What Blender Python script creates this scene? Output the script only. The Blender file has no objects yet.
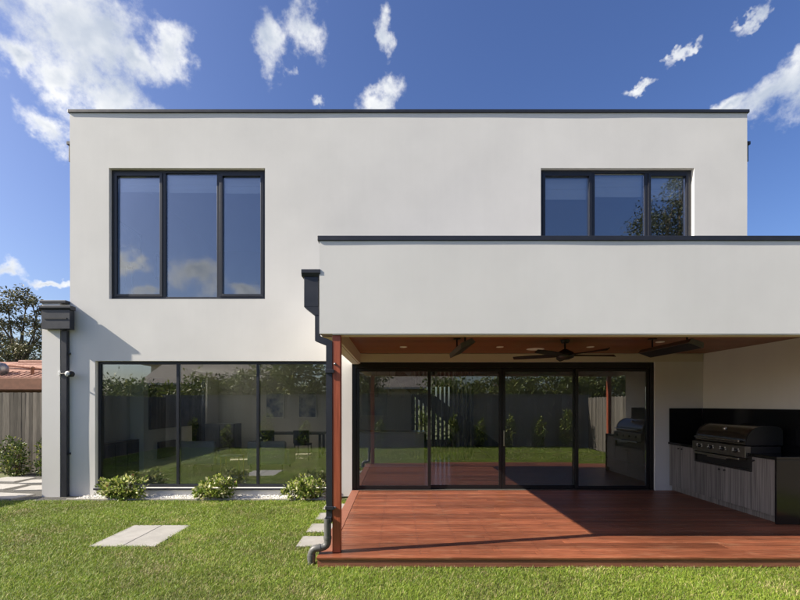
import bpy, math, random
import numpy as np
from mathutils import Vector, Matrix

random.seed(7)
RNG = np.random.default_rng(11)
SC = bpy.context.scene
COL = SC.collection
R = math.radians

# ------------------------------------------------------------------ camera
F, VX, VY, EYE = 420.0, 397.0, 404.0, 1.76      # focal length and vanishing point in pixels of an 800 px picture
cam = bpy.data.cameras.new('camera')
cam.sensor_width = 36.0
cam.lens = F / 800 * 36
cam.shift_x = (400 - VX) / 800
cam.shift_y = (VY - 300) / 800
cam.clip_start = 0.05
cam.clip_end = 3000
camo = bpy.data.objects.new('camera', cam)
COL.objects.link(camo)
camo.location = (0, 0, EYE)
camo.rotation_euler = (R(90), 0, 0)
SC.camera = camo

# ------------------------------------------------------------------ light
TO_SUN = Vector((-1.0, -0.185, 0.725)).normalized()
SKY_STRENGTH = 0.075
SC.view_settings.view_transform = 'Standard'
SC.view_settings.look = 'None'
SC.view_settings.gamma = 1.0
SC.view_settings.use_curve_mapping = False
SC.view_settings.exposure = 1.2
SC.cycles.max_bounces = 14
SC.cycles.diffuse_bounces = 12
SC.cycles.transparent_max_bounces = 24
SC.cycles.use_denoising = True

sun = bpy.data.lights.new('sun', 'SUN')
sun.energy = 4.7
sun.angle = R(0.53)
sun.color = (1.0, 0.91, 0.76)
suno = bpy.data.objects.new('sun', sun)
COL.objects.link(suno)
suno.rotation_euler = TO_SUN.to_track_quat('Z', 'Y').to_euler()
suno.location = (-20, -4, 20)

world = bpy.data.worlds.new('World')
SC.world = world
world.use_nodes = True


def build_world():
    nt = world.node_tree
    N, L = nt.nodes, nt.links
    bg = N['Background']
    bg.inputs[1].default_value = SKY_STRENGTH
    sky = N.new('ShaderNodeTexSky')
    sky.sky_type = 'NISHITA'
    sky.sun_disc = False
    sky.sun_elevation = math.asin(TO_SUN.z)
    sky.sun_rotation = math.atan2(TO_SUN.x, TO_SUN.y)
    sky.air_density = 1.0
    sky.dust_density = 2.4
    sky.ozone_density = 4.0
    hs = N.new('ShaderNodeHueSaturation')
    hs.inputs['Saturation'].default_value = 1.15
    hs.inputs['Hue'].default_value = 0.514
    L.new(sky.outputs[0], hs.inputs['Color'])
    tc = N.new('ShaderNodeTexCoord')
    d = tc.outputs['Generated']

    def noise(scale, detail, rough, vec=None, off=(0, 0, 0)):
        n = N.new('ShaderNodeTexNoise')
        n.inputs['Scale'].default_value = scale
        n.inputs['Detail'].default_value = detail
        n.inputs['Roughness'].default_value = rough
        mp = N.new('ShaderNodeMapping')
        mp.inputs['Location'].default_value = off
        L.new(vec or d, mp.inputs['Vector'])
        L.new(mp.outputs[0], n.inputs['Vector'])
        return n

    def math_(op, a, b=None, c=None, clamp=False):
        m = N.new('ShaderNodeMath')
        m.operation = op
        m.use_clamp = clamp
        for k, v in enumerate((a, b, c)):
            if v is None:
                continue
            if isinstance(v, (int, float)):
                m.inputs[k].default_value = v
            else:
                L.new(v, m.inputs[k])
        return m.outputs[0]

    # ragged edges: bend the directions a little before the cloud bodies are measured
    wn = noise(9, 5, 0.6)
    sub = N.new('ShaderNodeVectorMath'); sub.operation = 'SUBTRACT'
    L.new(wn.outputs['Color'], sub.inputs[0]); sub.inputs[1].default_value = (.5, .5, .5)
    mul = N.new('ShaderNodeVectorMath'); mul.operation = 'SCALE'
    L.new(sub.outputs[0], mul.inputs[0]); mul.inputs['Scale'].default_value = 0.11
    wn2 = noise(34, 4, 0.62)
    sub2 = N.new('ShaderNodeVectorMath'); sub2.operation = 'SUBTRACT'
    L.new(wn2.outputs['Color'], sub2.inputs[0]); sub2.inputs[1].default_value = (.5, .5, .5)
    mul2 = N.new('ShaderNodeVectorMath'); mul2.operation = 'SCALE'
    L.new(sub2.outputs[0], mul2.inputs[0]); mul2.inputs['Scale'].default_value = 0.032
    add0 = N.new('ShaderNodeVectorMath'); add0.operation = 'ADD'
    L.new(d, add0.inputs[0]); L.new(mul.outputs[0], add0.inputs[1])
    add = N.new('ShaderNodeVectorMath'); add.operation = 'ADD'
    L.new(add0.outputs[0], add.inputs[0]); L.new(mul2.outputs[0], add.inputs[1])
    dw = add.outputs[0]

    # cloud bodies as directions of the sky: (direction x, y, z, half width, half height, tilt in degrees)
    bodies = []

    def from_view(px, py, rx, ry, tilt=0, back=False):
        v = Vector(((px - VX) / F, -1 if back else 1, (VY - py) / F))
        k = F * v.length ** 1.35
        bodies.append((v.normalized(), rx / k, ry / k, tilt))
    for b in ((35, -15, 100, 56, 0), (85, 36, 80, 50, -25), (108, 92, 60, 32, 0), (140, 62, 44, 24, 8), (168, 52, 24, 36, 0),
              (62, 78, 36, 26, 0), (14, 52, 26, 17, 0), (48, 122, 34, 18, 10),
              (268, 50, 17, 30, 0), (302, 18, 27, 24, 30), (388, 36, 11, 22, 0), (378, 97, 27, 14, 0), (314, 96, 11, 7, 0),
              (735, 103, 34, 11, -14), (772, 92, 36, 24, -20), (806, 96, 40, 32, 0), (797, 58, 17, 12, 0), (746, 20, 19, 6, -30), (682, 57, 20, 5, -30), (641, 86, 12, 5, -20),
              (4, 265, 16, 10, 0), (45, 282, 22, 5, 10), (-90, 200, 60, 26, 0), (-160, 60, 70, 60, 0), (910, 210, 60, 24, 0), (960, 40, 70, 50, 0),
              (560, -160, 90, 40, 0), (250, -220, 110, 60, 0)):
        from_view(*b)
    for b in ((191, 279, 30, 22, 0), (246, 292, 26, 9, 0), (122, 258, 18, 16, 0), (150, 292, 24, 8, 0), (20, 250, 40, 22, 0),
              (300, 296, 40, 12, 0), (330, 180, 30, 12, 0), (450, 290, 60, 14, 0), (690, 176, 20, 10, 30), (830, 250, 60, 24, 0), (-100, 120, 90, 60, 0), (900, 60, 60, 40, 0)):
        from_view(*b, back=True)
    rr = random.Random(5)
    for k in range(9):                       # the same kind of fair-weather cloud all round
        a = R(70 + 40 * (k // 2) / 4 * 1.0 + rr.uniform(-8, 8)) * (1 if k % 2 else -1)
        v = Vector((math.sin(a), math.cos(a), rr.uniform(.25, .75)))
        bodies.append((v.normalized(), rr.uniform(.06, .16), rr.uniform(.04, .09), rr.uniform(-20, 20)))
    cover = None
    for v, ru, rv, tilt in bodies:
        U = Vector((0, 0, 1)).cross(v).normalized()
        W = v.cross(U).normalized()
        U2 = U * math.cos(R(tilt)) + W * math.sin(R(tilt))
        W2 = v.cross(U2)
        m = Matrix((U2, W2, v)).transposed()
        mp = N.new('ShaderNodeMapping')
        mp.vector_type = 'TEXTURE'
        mp.inputs['Location'].default_value = v
        mp.inputs['Rotation'].default_value = m.to_euler()
        mp.inputs['Scale'].default_value = (ru, rv, 0.5)
        L.new(dw, mp.inputs['Vector'])
        ln = N.new('ShaderNodeVectorMath'); ln.operation = 'LENGTH'
        L.new(mp.outputs[0], ln.inputs[0])
        k = math_('SUBTRACT', 1.35, ln.outputs['Value'])
        cover = k if cover is None else math_('SMOOTH_MAX', cover, k, 0.25)
    cover = math_('MAXIMUM', cover, 0.0)
    fine = noise(20, 7, 0.62, off=(3, 1, 7))
    dens = math_('ADD', math_('MULTIPLY', math_('SUBTRACT', fine.outputs['Fac'], 0.5), 2.1), cover)
    mr = N.new('ShaderNodeMapRange'); mr.interpolation_type = 'SMOOTHSTEP'
    mr.inputs['From Min'].default_value = 0.22
    mr.inputs['From Max'].default_value = 1.22
    L.new(dens, mr.inputs['Value'])
    alpha = math_('MULTIPLY', mr.outputs[0], math_('GREATER_THAN', cover, 0.02))
    soft = noise(7, 4, 0.55, off=(5, 9, 2))
    thick = math_('ADD', math_('MULTIPLY', cover, 0.55), math_('MULTIPLY', math_('SUBTRACT', soft.outputs['Fac'], .5), 2.2))
    ramp = N.new('ShaderNodeValToRGB')
    ramp.color_ramp.elements[0].position = 0.22
    ramp.color_ramp.elements[0].color = (1, 1, 0.98, 1)
    ramp.color_ramp.elements[1].position = 0.88
    ramp.color_ramp.elements[1].color = (0.50, 0.56, 0.66, 1)
    L.new(thick, ramp.inputs[0])
    cb = N.new('ShaderNodeVectorMath'); cb.operation = 'SCALE'
    cb.inputs['Scale'].default_value = 0.49 / SKY_STRENGTH
    L.new(ramp.outputs[0], cb.inputs[0])
    mix = N.new('ShaderNodeMix'); mix.data_type = 'RGBA'
    L.new(math_('MULTIPLY', alpha, 0.96), mix.inputs[0])
    L.new(hs.outputs[0], mix.inputs[6])
    L.new(cb.outputs[0], mix.inputs[7])
    L.new(mix.outputs[2], bg.inputs[0])
    world.cycles.sampling_method = 'MANUAL'
    world.cycles.sample_map_resolution = 512


build_world()

# ------------------------------------------------------------------ materials
MATS = {}


def mat(name, col, rough=0.6, var=0.0, scale=6.0, stretch=(1, 1, 1), bump=0.0, bscale=None, spec=0.5, metal=0.0,
        rnd=0.0, col2=None, attr=False, transl=0.0, coat=0.0, bdist=0.01, detail=5.0, rvar=0.0, big=0.0, streak=0.0, dust=None):
    m = bpy.data.materials.new(name)
    m.use_nodes = True
    nt = m.node_tree
    N, L = nt.nodes, nt.links
    p = N['Principled BSDF']
    p.inputs['Base Color'].default_value = (*col, 1)
    p.inputs['Roughness'].default_value = rough
    p.inputs['Specular IOR Level'].default_value = spec
    p.inputs['Metallic'].default_value = metal
    if coat:
        p.inputs['Coat Weight'].default_value = coat
        p.inputs['Coat Roughness'].default_value = 0.08
    tc = N.new('ShaderNodeTexCoord')
    geo = N.new('ShaderNodeNewGeometry')
    mp = N.new('ShaderNodeMapping')
    mp.inputs['Scale'].default_value = stretch
    L.new(geo.outputs['Position'], mp.inputs['Vector'])
    out = None
    oi = None
    if rnd:
        oi = N.new('ShaderNodeObjectInfo')
        ad = N.new('ShaderNodeVectorMath'); ad.operation = 'ADD'
        sc = N.new('ShaderNodeVectorMath'); sc.operation = 'SCALE'
        cx = N.new('ShaderNodeCombineXYZ')
        for k in range(3):
            L.new(oi.outputs['Random'], cx.inputs[k])
        sc.inputs['Scale'].default_value = 37.0
        L.new(cx.outputs[0], sc.inputs[0])
        L.new(mp.outputs[0], ad.inputs[0]); L.new(sc.outputs[0], ad.inputs[1])
        vec = ad.outputs[0]
    else:
        vec = mp.outputs[0]
    n = N.new('ShaderNodeTexNoise')
    n.inputs['Scale'].default_value = scale
    n.inputs['Detail'].default_value = detail
    n.inputs['Roughness'].default_value = 0.6
    L.new(vec, n.inputs['Vector'])
    base = None
    if attr:
        a = N.new('ShaderNodeAttribute')
        a.attribute_name = 'tint'
        base = a.outputs['Color']
    if var or col2:
        cr = N.new('ShaderNodeValToRGB')
        c2 = col2 or tuple(c * (1 + var) for c in col)
        c1 = col if col2 else tuple(c * (1 - var) for c in col)
        cr.color_ramp.elements[0].position = 0.32
        cr.color_ramp.elements[1].position = 0.68
        cr.color_ramp.elements[0].color = (*c1, 1)
        cr.color_ramp.elements[1].color = (*c2, 1)
        L.new(n.outputs['Fac'], cr.inputs[0])
        base = cr.outputs[0]
    if big:
        n2 = N.new('ShaderNodeTexNoise')
        n2.inputs['Scale'].default_value = 0.7
        n2.inputs['Detail'].default_value = 4
        L.new(geo.outputs['Position'], n2.inputs['Vector'])
        mr = N.new('ShaderNodeMapRange')
        mr.inputs['From Min'].default_value = .3; mr.inputs['From Max'].default_value = .7
        mr.inputs['To Min'].default_value = 1 - big; mr.inputs['To Max'].default_value = 1 + big
        L.new(n2.outputs['Fac'], mr.inputs['Value'])
        sc = N.new('ShaderNodeVectorMath'); sc.operation = 'SCALE'
        if base is None:
            sc.inputs[0].default_value = col
        else:
            L.new(base, sc.inputs[0])
        L.new(mr.outputs[0], sc.inputs['Scale'])
        base = sc.outputs[0]
    if streak:
        n3 = N.new('ShaderNodeTexNoise')
        n3.inputs['Scale'].default_value = 1.0
        n3.inputs['Detail'].default_value = 6
        n3.inputs['Roughness'].default_value = 0.7
        mp3 = N.new('ShaderNodeMapping')
        mp3.inputs['Scale'].default_value = (7, 7, 0.45)
        L.new(geo.outputs['Position'], mp3.inputs['Vector'])
        L.new(mp3.outputs[0], n3.inputs['Vector'])
        mr = N.new('ShaderNodeMapRange')
        mr.inputs['From Min'].default_value = .35; mr.inputs['From Max'].default_value = .62
        mr.inputs['To Min'].default_value = 1 - 2 * streak; mr.inputs['To Max'].default_value = 1.0
        L.new(n3.outputs['Fac'], mr.inputs['Value'])
        sc = N.new('ShaderNodeVectorMath'); sc.operation = 'SCALE'
        L.new(base, sc.inputs[0]); L.new(mr.outputs[0], sc.inputs['Scale'])
        base = sc.outputs[0]
    if dust:
        n4 = N.new('ShaderNodeTexNoise')
        n4.inputs['Scale'].default_value = 3.0
        n4.inputs['Detail'].default_value = 9
        n4.inputs['Roughness'].default_value = 0.75
        mp4 = N.new('ShaderNodeMapping')
        mp4.inputs['Scale'].default_value = (0.8, 2.6, 2.6)
        L.new(geo.outputs['Position'], mp4.inputs['Vector'])
        L.new(mp4.outputs[0], n4.inputs['Vector'])
        mr = N.new('ShaderNodeMapRange')
        mr.inputs['From Min'].default_value = .52; mr.inputs['From Max'].default_value = .72
        mr.inputs['To Max'].default_value = 0.55
        L.new(n4.outputs['Fac'], mr.inputs['Value'])
        mx = N.new('ShaderNodeMix'); mx.data_type = 'RGBA'
        L.new(mr.outputs[0], mx.inputs[0]); L.new(base, mx.inputs[6])
        mx.inputs[7].default_value = (*dust, 1)
        base = mx.outputs[2]
    if rnd and base is not None:
        mr = N.new('ShaderNodeMapRange')
        mr.inputs['To Min'].default_value = 1 - rnd
        mr.inputs['To Max'].default_value = 1 + rnd
        L.new(oi.outputs['Random'], mr.inputs['Value'])
        sc = N.new('ShaderNodeVectorMath'); sc.operation = 'SCALE'
        L.new(base, sc.inputs[0]); L.new(mr.outputs[0], sc.inputs['Scale'])
        base = sc.outputs[0]
    if base is not None:
        L.new(base, p.inputs['Base Color'])
    if rvar:
        mr = N.new('ShaderNodeMapRange')
        mr.inputs['To Min'].default_value = max(0.02, rough - rvar)
        mr.inputs['To Max'].default_value = min(1, rough + rvar)
        L.new(n.outputs['Fac'], mr.inputs['Value'])
        L.new(mr.outputs[0], p.inputs['Roughness'])
    if bump:
        bn = N.new('ShaderNodeTexNoise')
        bn.inputs['Scale'].default_value = bscale or scale
        bn.inputs['Detail'].default_value = 6
        bn.inputs['Roughness'].default_value = 0.65
        L.new(vec, bn.inputs['Vector'])
        b = N.new('ShaderNodeBump')
        b.inputs['Strength'].default_value = bump
        b.inputs['Distance'].default_value = bdist
        L.new(bn.outputs['Fac'], b.inputs['Height'])
        L.new(b.outputs[0], p.inputs['Normal'])
    if transl:
        t = N.new('ShaderNodeBsdfTranslucent')
        if base is not None:
            L.new(base, t.inputs['Color'])
        else:
            t.inputs['Color'].default_value = (*col, 1)
        ms = N.new('ShaderNodeMixShader')
        ms.inputs[0].default_value = transl
        L.new(p.outputs[0], ms.inputs[1]); L.new(t.outputs[0], ms.inputs[2])
        L.new(ms.outputs[0], N['Material Output'].inputs['Surface'])
    MATS[name] = m
    return m


def glass_mat(name, tint, refl, ior=1.5, wave=0.0):
    m = bpy.data.materials.new(name)
    m.use_nodes = True
    nt = m.node_tree
    N, L = nt.nodes, nt.links
    N.remove(N['Principled BSDF'])
    t = N.new('ShaderNodeBsdfTransparent'); t.inputs[0].default_value = (*tint, 1)
    g = N.new('ShaderNodeBsdfGlossy'); g.inputs['Roughness'].default_value = 0.0
    g.inputs['Color'].default_value = (0.96, 0.98, 1.0, 1)
    fr = N.new('ShaderNodeFresnel'); fr.inputs['IOR'].default_value = ior
    a = N.new('ShaderNodeMath'); a.operation = 'ADD'; a.use_clamp = True
    a.inputs[1].default_value = refl
    L.new(fr.outputs[0], a.inputs[0])
    if wave:                                    # float glass is never quite flat
        n = N.new('ShaderNodeTexNoise'); n.inputs['Scale'].default_value = 0.9; n.inputs['Detail'].default_value = 1
        geo = N.new('ShaderNodeNewGeometry')
        L.new(geo.outputs['Position'], n.inputs['Vector'])
        b = N.new('ShaderNodeBump'); b.inputs['Strength'].default_value = wave; b.inputs['Distance'].default_value = 0.01
        L.new(n.outputs['Fac'], b.inputs['Height'])
        L.new(b.outputs[0], g.inputs['Normal'])
    ms = N.new('ShaderNodeMixShader')
    L.new(a.outputs[0], ms.inputs[0]); L.new(t.outputs[0], ms.inputs[1]); L.new(g.outputs[0], ms.inputs[2])
    L.new(ms.outputs[0], N['Material Output'].inputs['Surface'])
    MATS[name] = m
    return m


mat('render', (0.705, 0.692, 0.67), 0.85, var=0.025, scale=1.3, bump=0.15, bscale=34, bdist=0.0035, big=0.042, streak=0.007)
mat('inner_white', (0.88, 0.88, 0.85), 0.8, var=0.02, scale=2)
mat('bounce_cream', (0.62, 0.58, 0.49), 0.8, var=0.03, scale=4)  # cream holds the warm bounce off the deck as colour
mat('dark_metal', (0.022, 0.024, 0.033), 0.42, var=0.12, scale=9, rvar=0.08)
mat('frame_metal', (0.016, 0.018, 0.026), 0.38, var=0.1, scale=12)
mat('door_metal', (0.007, 0.007, 0.008), 0.4, var=0.1, scale=12)
mat('deck', (0.112, 0.036, 0.018), 0.38, col2=(0.25, 0.084, 0.043), scale=5, stretch=(0.7, 14, 14), bump=0.25, bdist=0.002, rnd=0.32, rvar=0.18, big=0.24, dust=(0.30, 0.16, 0.095))
mat('deck_edge', (0.16, 0.060, 0.036), 0.55, col2=(0.25, 0.10, 0.065), scale=5, stretch=(0.7, 14, 14), bump=0.3, bdist=0.003, rnd=0.2)
mat('post_wood', (0.27, 0.060, 0.028), 0.42, col2=(0.42, 0.105, 0.050), scale=6, stretch=(12, 12, 0.5), bump=0.2, bdist=0.003, rvar=0.1)
mat('ceiling_wood', (0.17, 0.048, 0.018), 0.38, col2=(0.26, 0.083, 0.032), scale=5, stretch=(0.5, 12, 12), rnd=0.18, bump=0.1, bdist=0.002)
mat('paver', (0.285, 0.277, 0.265), 0.85, var=0.10, scale=7, bump=0.3, bscale=60, bdist=0.003, rnd=0.06, big=0.06)
mat('concrete_edge', (0.34, 0.32, 0.29), 0.9, var=0.15, scale=10, bump=0.4, bscale=40)
mat('pebble', (0.70, 0.69, 0.66), 0.8, var=0.12, scale=20)
mat('dark_gravel', (0.07, 0.068, 0.063), 0.95, var=0.45, scale=60, bump=0.8, bscale=70, bdist=0.02)
mat('soil', (0.085, 0.10, 0.03), 0.95, col2=(0.15, 0.15, 0.06), scale=9, bump=0.6, bscale=50, bdist=0.02)
mat('earth', (0.07, 0.09, 0.03), 0.95, col2=(0.12, 0.12, 0.05), scale=1.5)
mat('grass_blade', (0.1, 0.16, 0.03), 0.5, attr=True, transl=0.35, spec=0.35)
mat('leaf', (0.08, 0.12, 0.03), 0.5, attr=True, transl=0.25, spec=0.4)
mat('bark', (0.10, 0.08, 0.06), 0.9, var=0.4, scale=9, stretch=(1, 1, .25), bump=0.6)
mat('twig', (0.09, 0.06, 0.035), 0.9, var=0.3, scale=20)
mat('paling', (0.078, 0.068, 0.058), 0.9, col2=(0.155, 0.138, 0.118), scale=5, stretch=(9, 9, 0.55), bump=0.5, bdist=0.004, rnd=0.42)
mat('dark_paling', (0.13, 0.13, 0.13), 0.85, col2=(0.22, 0.22, 0.215), scale=5, stretch=(9, 9, 0.55), bump=0.4, bdist=0.004, rnd=0.2)
mat('terracotta', (0.21, 0.098, 0.06), 0.8, var=0.2, scale=6)
mat('roof_tile', (0.19, 0.075, 0.05), 0.85, col2=(0.34, 0.20, 0.155), scale=12, rnd=0.25)
mat('grey_tile', (0.17, 0.15, 0.135), 0.85, var=0.3, scale=7)
mat('brick', (0.26, 0.17, 0.13), 0.9, var=0.25, scale=9)
mat('cream', (0.62, 0.56, 0.46), 0.85, var=0.05, scale=4)
mat('cabinet', (0.10, 0.092, 0.090), 0.5, col2=(0.28, 0.255, 0.245), scale=4, stretch=(14, 14, 0.25), rnd=0.12, detail=3)
mat('black_stone', (0.008, 0.008, 0.010), 0.16, var=0.4, scale=30, spec=0.5)
mat('bbq_hood', (0.030, 0.024, 0.018), 0.22, var=0.15, scale=10, coat=0.4)
mat('black_plastic', (0.012, 0.012, 0.013), 0.45, var=0.1, scale=15)
mat('steel', (0.42, 0.40, 0.37), 0.32, metal=1.0, var=0.08, scale=20, stretch=(1, .1, 10))
mat('panel_steel', (0.19, 0.18, 0.165), 0.36, metal=0.85, var=0.08, scale=20)
mat('white_paint', (0.78, 0.78, 0.76), 0.5, var=0.02, scale=8)
mat('pvc', (0.10, 0.10, 0.10), 0.45, var=0.15, scale=14)
mat('heater_body', (0.16, 0.15, 0.14), 0.4, metal=0.6, var=0.1, scale=10)
mat('blind', (0.92, 0.93, 0.93), 0.8, var=0.02, scale=8, transl=0.4)
mat('floor_wood', (0.54, 0.48, 0.41), 0.22, col2=(0.64, 0.58, 0.50), scale=4, stretch=(0.6, 8, 8), rvar=0.06)
mat('carpet', (0.35, 0.33, 0.30), 0.95, var=0.08, scale=40)
mat('tv_black', (0.006, 0.006, 0.008), 0.12)
mat('cupboard_dark', (0.028, 0.030, 0.033), 0.4, var=0.2, scale=8, stretch=(4, 4, .4))
mat('linen', (0.48, 0.48, 0.46), 0.9, var=0.05, scale=60, bump=0.3, bscale=120)
mat('brass', (0.62, 0.47, 0.20), 0.3, metal=1.0, var=0.05, scale=9)
mat('marble', (0.7, 0.69, 0.67), 0.25, var=0.08, scale=3)
mat('art_blue', (0.74, 0.75, 0.75), 0.8, col2=(0.02, 0.06, 0.20), scale=3.2, detail=6)
mat('art_soft', (0.70, 0.71, 0.72), 0.8, col2=(0.38, 0.46, 0.58), scale=2.4)
mat('frame_grey', (0.34, 0.36, 0.39), 0.5, var=0.1, scale=9)
mat('galvanised', (0.22, 0.22, 0.235), 0.45, metal=0.7, var=0.1, scale=8)
glass_mat('glass', (0.955, 0.97, 0.955), 0.15, wave=0.018)
glass_mat('glass_door', (0.87, 0.88, 0.87), 0.10, wave=0.012)
glass_mat('glass_upper', (0.97, 0.975, 0.985), 0.13, wave=0.02)
glass_mat('glass_clear', (0.97, 0.98, 0.975), 0.01)
glass_mat('glass_far', (0.5, 0.55, 0.6), 0.15)


# ------------------------------------------------------------------ mesh helpers
class MB:
    def __init__(s):
        s.v, s.f, s.sm = [], [], []

    def _add(s, vs, fs, smooth=False):
        b = len(s.v)
        s.v += [tuple(p) for p in vs]
        s.f += [tuple(i + b for i in q) for q in fs]
        s.sm += [smooth] * len(fs)
        return s

    def box(s, x0, x1, y0, y1, z0, z1):
        return s._add([(x, y, z) for z in (z0, z1) for y in (y0, y1) for x in (x0, x1)],
                      [(0, 2, 3, 1), (4, 5, 7, 6), (0, 1, 5, 4), (2, 6, 7, 3), (0, 4, 6, 2), (1, 3, 7, 5)])

    def prism(s, poly, axis, a, b, smooth=False):
        """poly: 2-D points of the section; axis: the direction of the extrusion from a to b."""
        n = len(poly)

        def put(p, t):
            return {'x': (t, p[0], p[1]), 'y': (p[0], t, p[1]), 'z': (p[0], p[1], t)}[axis]
        vs = [put(p, a) for p in poly] + [put(p, b) for p in poly]
        ar = sum(poly[i][0] * poly[(i + 1) % n][1] - poly[(i + 1) % n][0] * poly[i][1] for i in range(n))
        flip = (ar < 0) ^ (axis == 'y') ^ (b < a)
        sides = [(i, (i + 1) % n, n + (i + 1) % n, n + i) for i in range(n)]
        caps = [tuple(range(n - 1, -1, -1)), tuple(range(n, 2 * n))]
        if flip:
            sides = [q[::-1] for q in sides]; caps = [c[::-1] for c in caps]
        s._add(vs, sides, smooth)
        vs2 = list(vs)
        return s._add(vs2, caps)

    def tube(s, pts, rad, seg=10, cap=True, smooth=True):
        pts = [Vector(p) for p in pts]
        rads = rad if isinstance(rad, (list, tuple)) else [rad] * len(pts)
        vs, fs = [], []
        prev = None
        for i, p in enumerate(pts):
            t = (pts[min(i + 1, len(pts) - 1)] - pts[max(i - 1, 0)]).normalized()
            if prev is None:
                ref = Vector((0, 0, 1)) if abs(t.z) < .9 else Vector((1, 0, 0))
                u = t.cross(ref).normalized()
            else:
                u = (prev - t * prev.dot(t)).normalized()
            prev = u
            w = t.cross(u)
            for k in range(seg):
                a = 2 * math.pi * k / seg
                vs.append(p + (u * math.cos(a) + w * math.sin(a)) * rads[i])
        for i in range(len(pts) - 1):
            for k in range(seg):
                k2 = (k + 1) % seg
                fs.append((i * seg + k, i * seg + k2, (i + 1) * seg + k2, (i + 1) * seg + k))
        s._add(vs, fs, smooth)
        if cap:
            s._add(vs[:seg], [tuple(range(seg - 1, -1, -1))])
            s._add(vs[-seg:], [tuple(range(seg))])
        return s

    def lathe(s, c, prof, seg=24, axis='z', smooth=True):
        """prof: (radius, height) pairs along the axis from c."""
        vs, fs = [], []
        for r, h in prof:
            for k in range(seg):
                a = 2 * math.pi * k / seg
                x, y = r * math.cos(a), r * math.sin(a)
                q = {'z': (x, y, h), 'y': (x, h, y), 'x': (h, x, y)}[axis]
                vs.append((c[0] + q[0], c[1] + q[1], c[2] + q[2]))
        for i in range(len(prof) - 1):
            for k in range(seg):
                k2 = (k + 1) % seg
                q = (i * seg + k, i * seg + k2, (i + 1) * seg + k2, (i + 1) * seg + k)
                fs.append(q if axis != 'y' else q[::-1])
        return s._add(vs, fs, smooth)

    def build(s, name, m, parent=None, bevel=0.0, base=False):
        a = np.array(s.v, dtype=float)
        lo, hi = a.min(0), a.max(0)
        o = (lo + hi) / 2
        if base:
            o[2] = lo[2]
        me = bpy.data.meshes.new(name)
        me.from_pydata([tuple(p) for p in (a - o)], [], s.f)
        me.polygons.foreach_set('use_smooth', s.sm)
        me.update()
        me.materials.append(MATS[m])
        return put(name, me, o, parent, bevel)


def put(name, me, o, parent=None, bevel=0.0):
    ob = bpy.data.objects.new(name, me)
    COL.objects.link(ob)
    off = Vector((0, 0, 0))
    p = parent
    while p is not None:
        off += p.location
        p = p.parent
    ob.location = Vector(o) - off
    ob.parent = parent
    if bevel:
        b = ob.modifiers.new('bevel', 'BEVEL')
        b.width = bevel
        b.segments = 2
        b.limit_method = 'ANGLE'
    return ob


def box(name, x0, x1, y0, y1, z0, z1, m, parent=None, bevel=0.0):
    return MB().box(x0, x1, y0, y1, z0, z1).build(name, m, parent, bevel)


def tag(o, label, cat, group=None):
    o['label'] = label
    o['category'] = cat
    if group:
        o['group'] = group
    return o


def thing(name, label, cat, loc, group=None):
    o = bpy.data.objects.new(name, None)
    o.empty_display_size = 0.2
    COL.objects.link(o)
    o.location = loc
    return tag(o, label, cat, group)


def structure(o, kind='structure'):
    o['kind'] = kind
    return o


def copy_tree(o, parent=None, loc=None):
    c = o.copy()
    COL.objects.link(c)
    c.parent = parent
    if loc is not None:
        c.location = loc
    for ch in list(o.children):
        copy_tree(ch, c)
    return c


def rotate_thing(root, rz):
    root.rotation_euler.z = rz


def leaf_cloud(pts, dirs, size, tints, seed=0, width=0.5, fold=0.25):
    """one folded leaf (4 vertices, 2 triangles) for every point; numpy arrays in, mesh out."""
    g = np.random.default_rng(seed)
    n = len(pts)
    ax = dirs + g.normal(0, .55, (n, 3))
    ax /= np.linalg.norm(ax, axis=1, keepdims=True) + 1e-9
    rv = g.normal(0, 1, (n, 3))
    sd = np.cross(ax, rv)
    sd /= np.linalg.norm(sd, axis=1, keepdims=True) + 1e-9
    up = np.cross(sd, ax)
    s = (size * g.uniform(.6, 1.25, n))[:, None]
    v = np.empty((n, 4, 3), np.float32)
    v[:, 0] = pts - ax * s * .5
    v[:, 1] = pts + sd * s * width * .5 + up * s * fold * .3
    v[:, 2] = pts + ax * s * .5 - up * s * fold * .15
    v[:, 3] = pts - sd * s * width * .5 + up * s * fold * .3
    return v, tints


def leaf_object(name, chunks, m, parent=None, origin=(0, 0, 0)):
    v = np.concatenate([c[0] for c in chunks])
    t = np.concatenate([c[1] for c in chunks])
    n = len(v)
    me = bpy.data.meshes.new(name)
    me.vertices.add(n * 4)
    me.vertices.foreach_set('co', (v - np.array(origin, np.float32)).reshape(-1).astype(np.float32))
    idx = np.arange(n)[:, None] * 4 + np.array([0, 1, 2, 0, 2, 3])[None]
    me.loops.add(n * 6)
    me.loops.foreach_set('vertex_index', idx.reshape(-1).astype(np.int32))
    me.polygons.add(n * 2)
    me.polygons.foreach_set('loop_start', np.arange(n * 2, dtype=np.int32) * 3)
    me.polygons.foreach_set('loop_total', np.full(n * 2, 3, np.int32))
    me.update(calc_edges=True)
    ca = me.color_attributes.new('tint', 'FLOAT_COLOR', 'POINT')
    c4 = np.ones((n, 4, 4), np.float32)
    c4[:, :, :3] = t[:, None, :]
    ca.data.foreach_set('color', c4.reshape(-1))
    me.materials.append(MATS[m])
    return put(name, me, origin, parent)


def tint_mix(n, cols, weights, jit=0.2, seed=1):
    g = np.random.default_rng(seed)
    c = np.array(cols)[g.choice(len(cols), n, p=np.array(weights) / sum(weights))]
    return (c * g.uniform(1 - jit, 1 + jit, (n, 1))).astype(np.float32)


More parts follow.
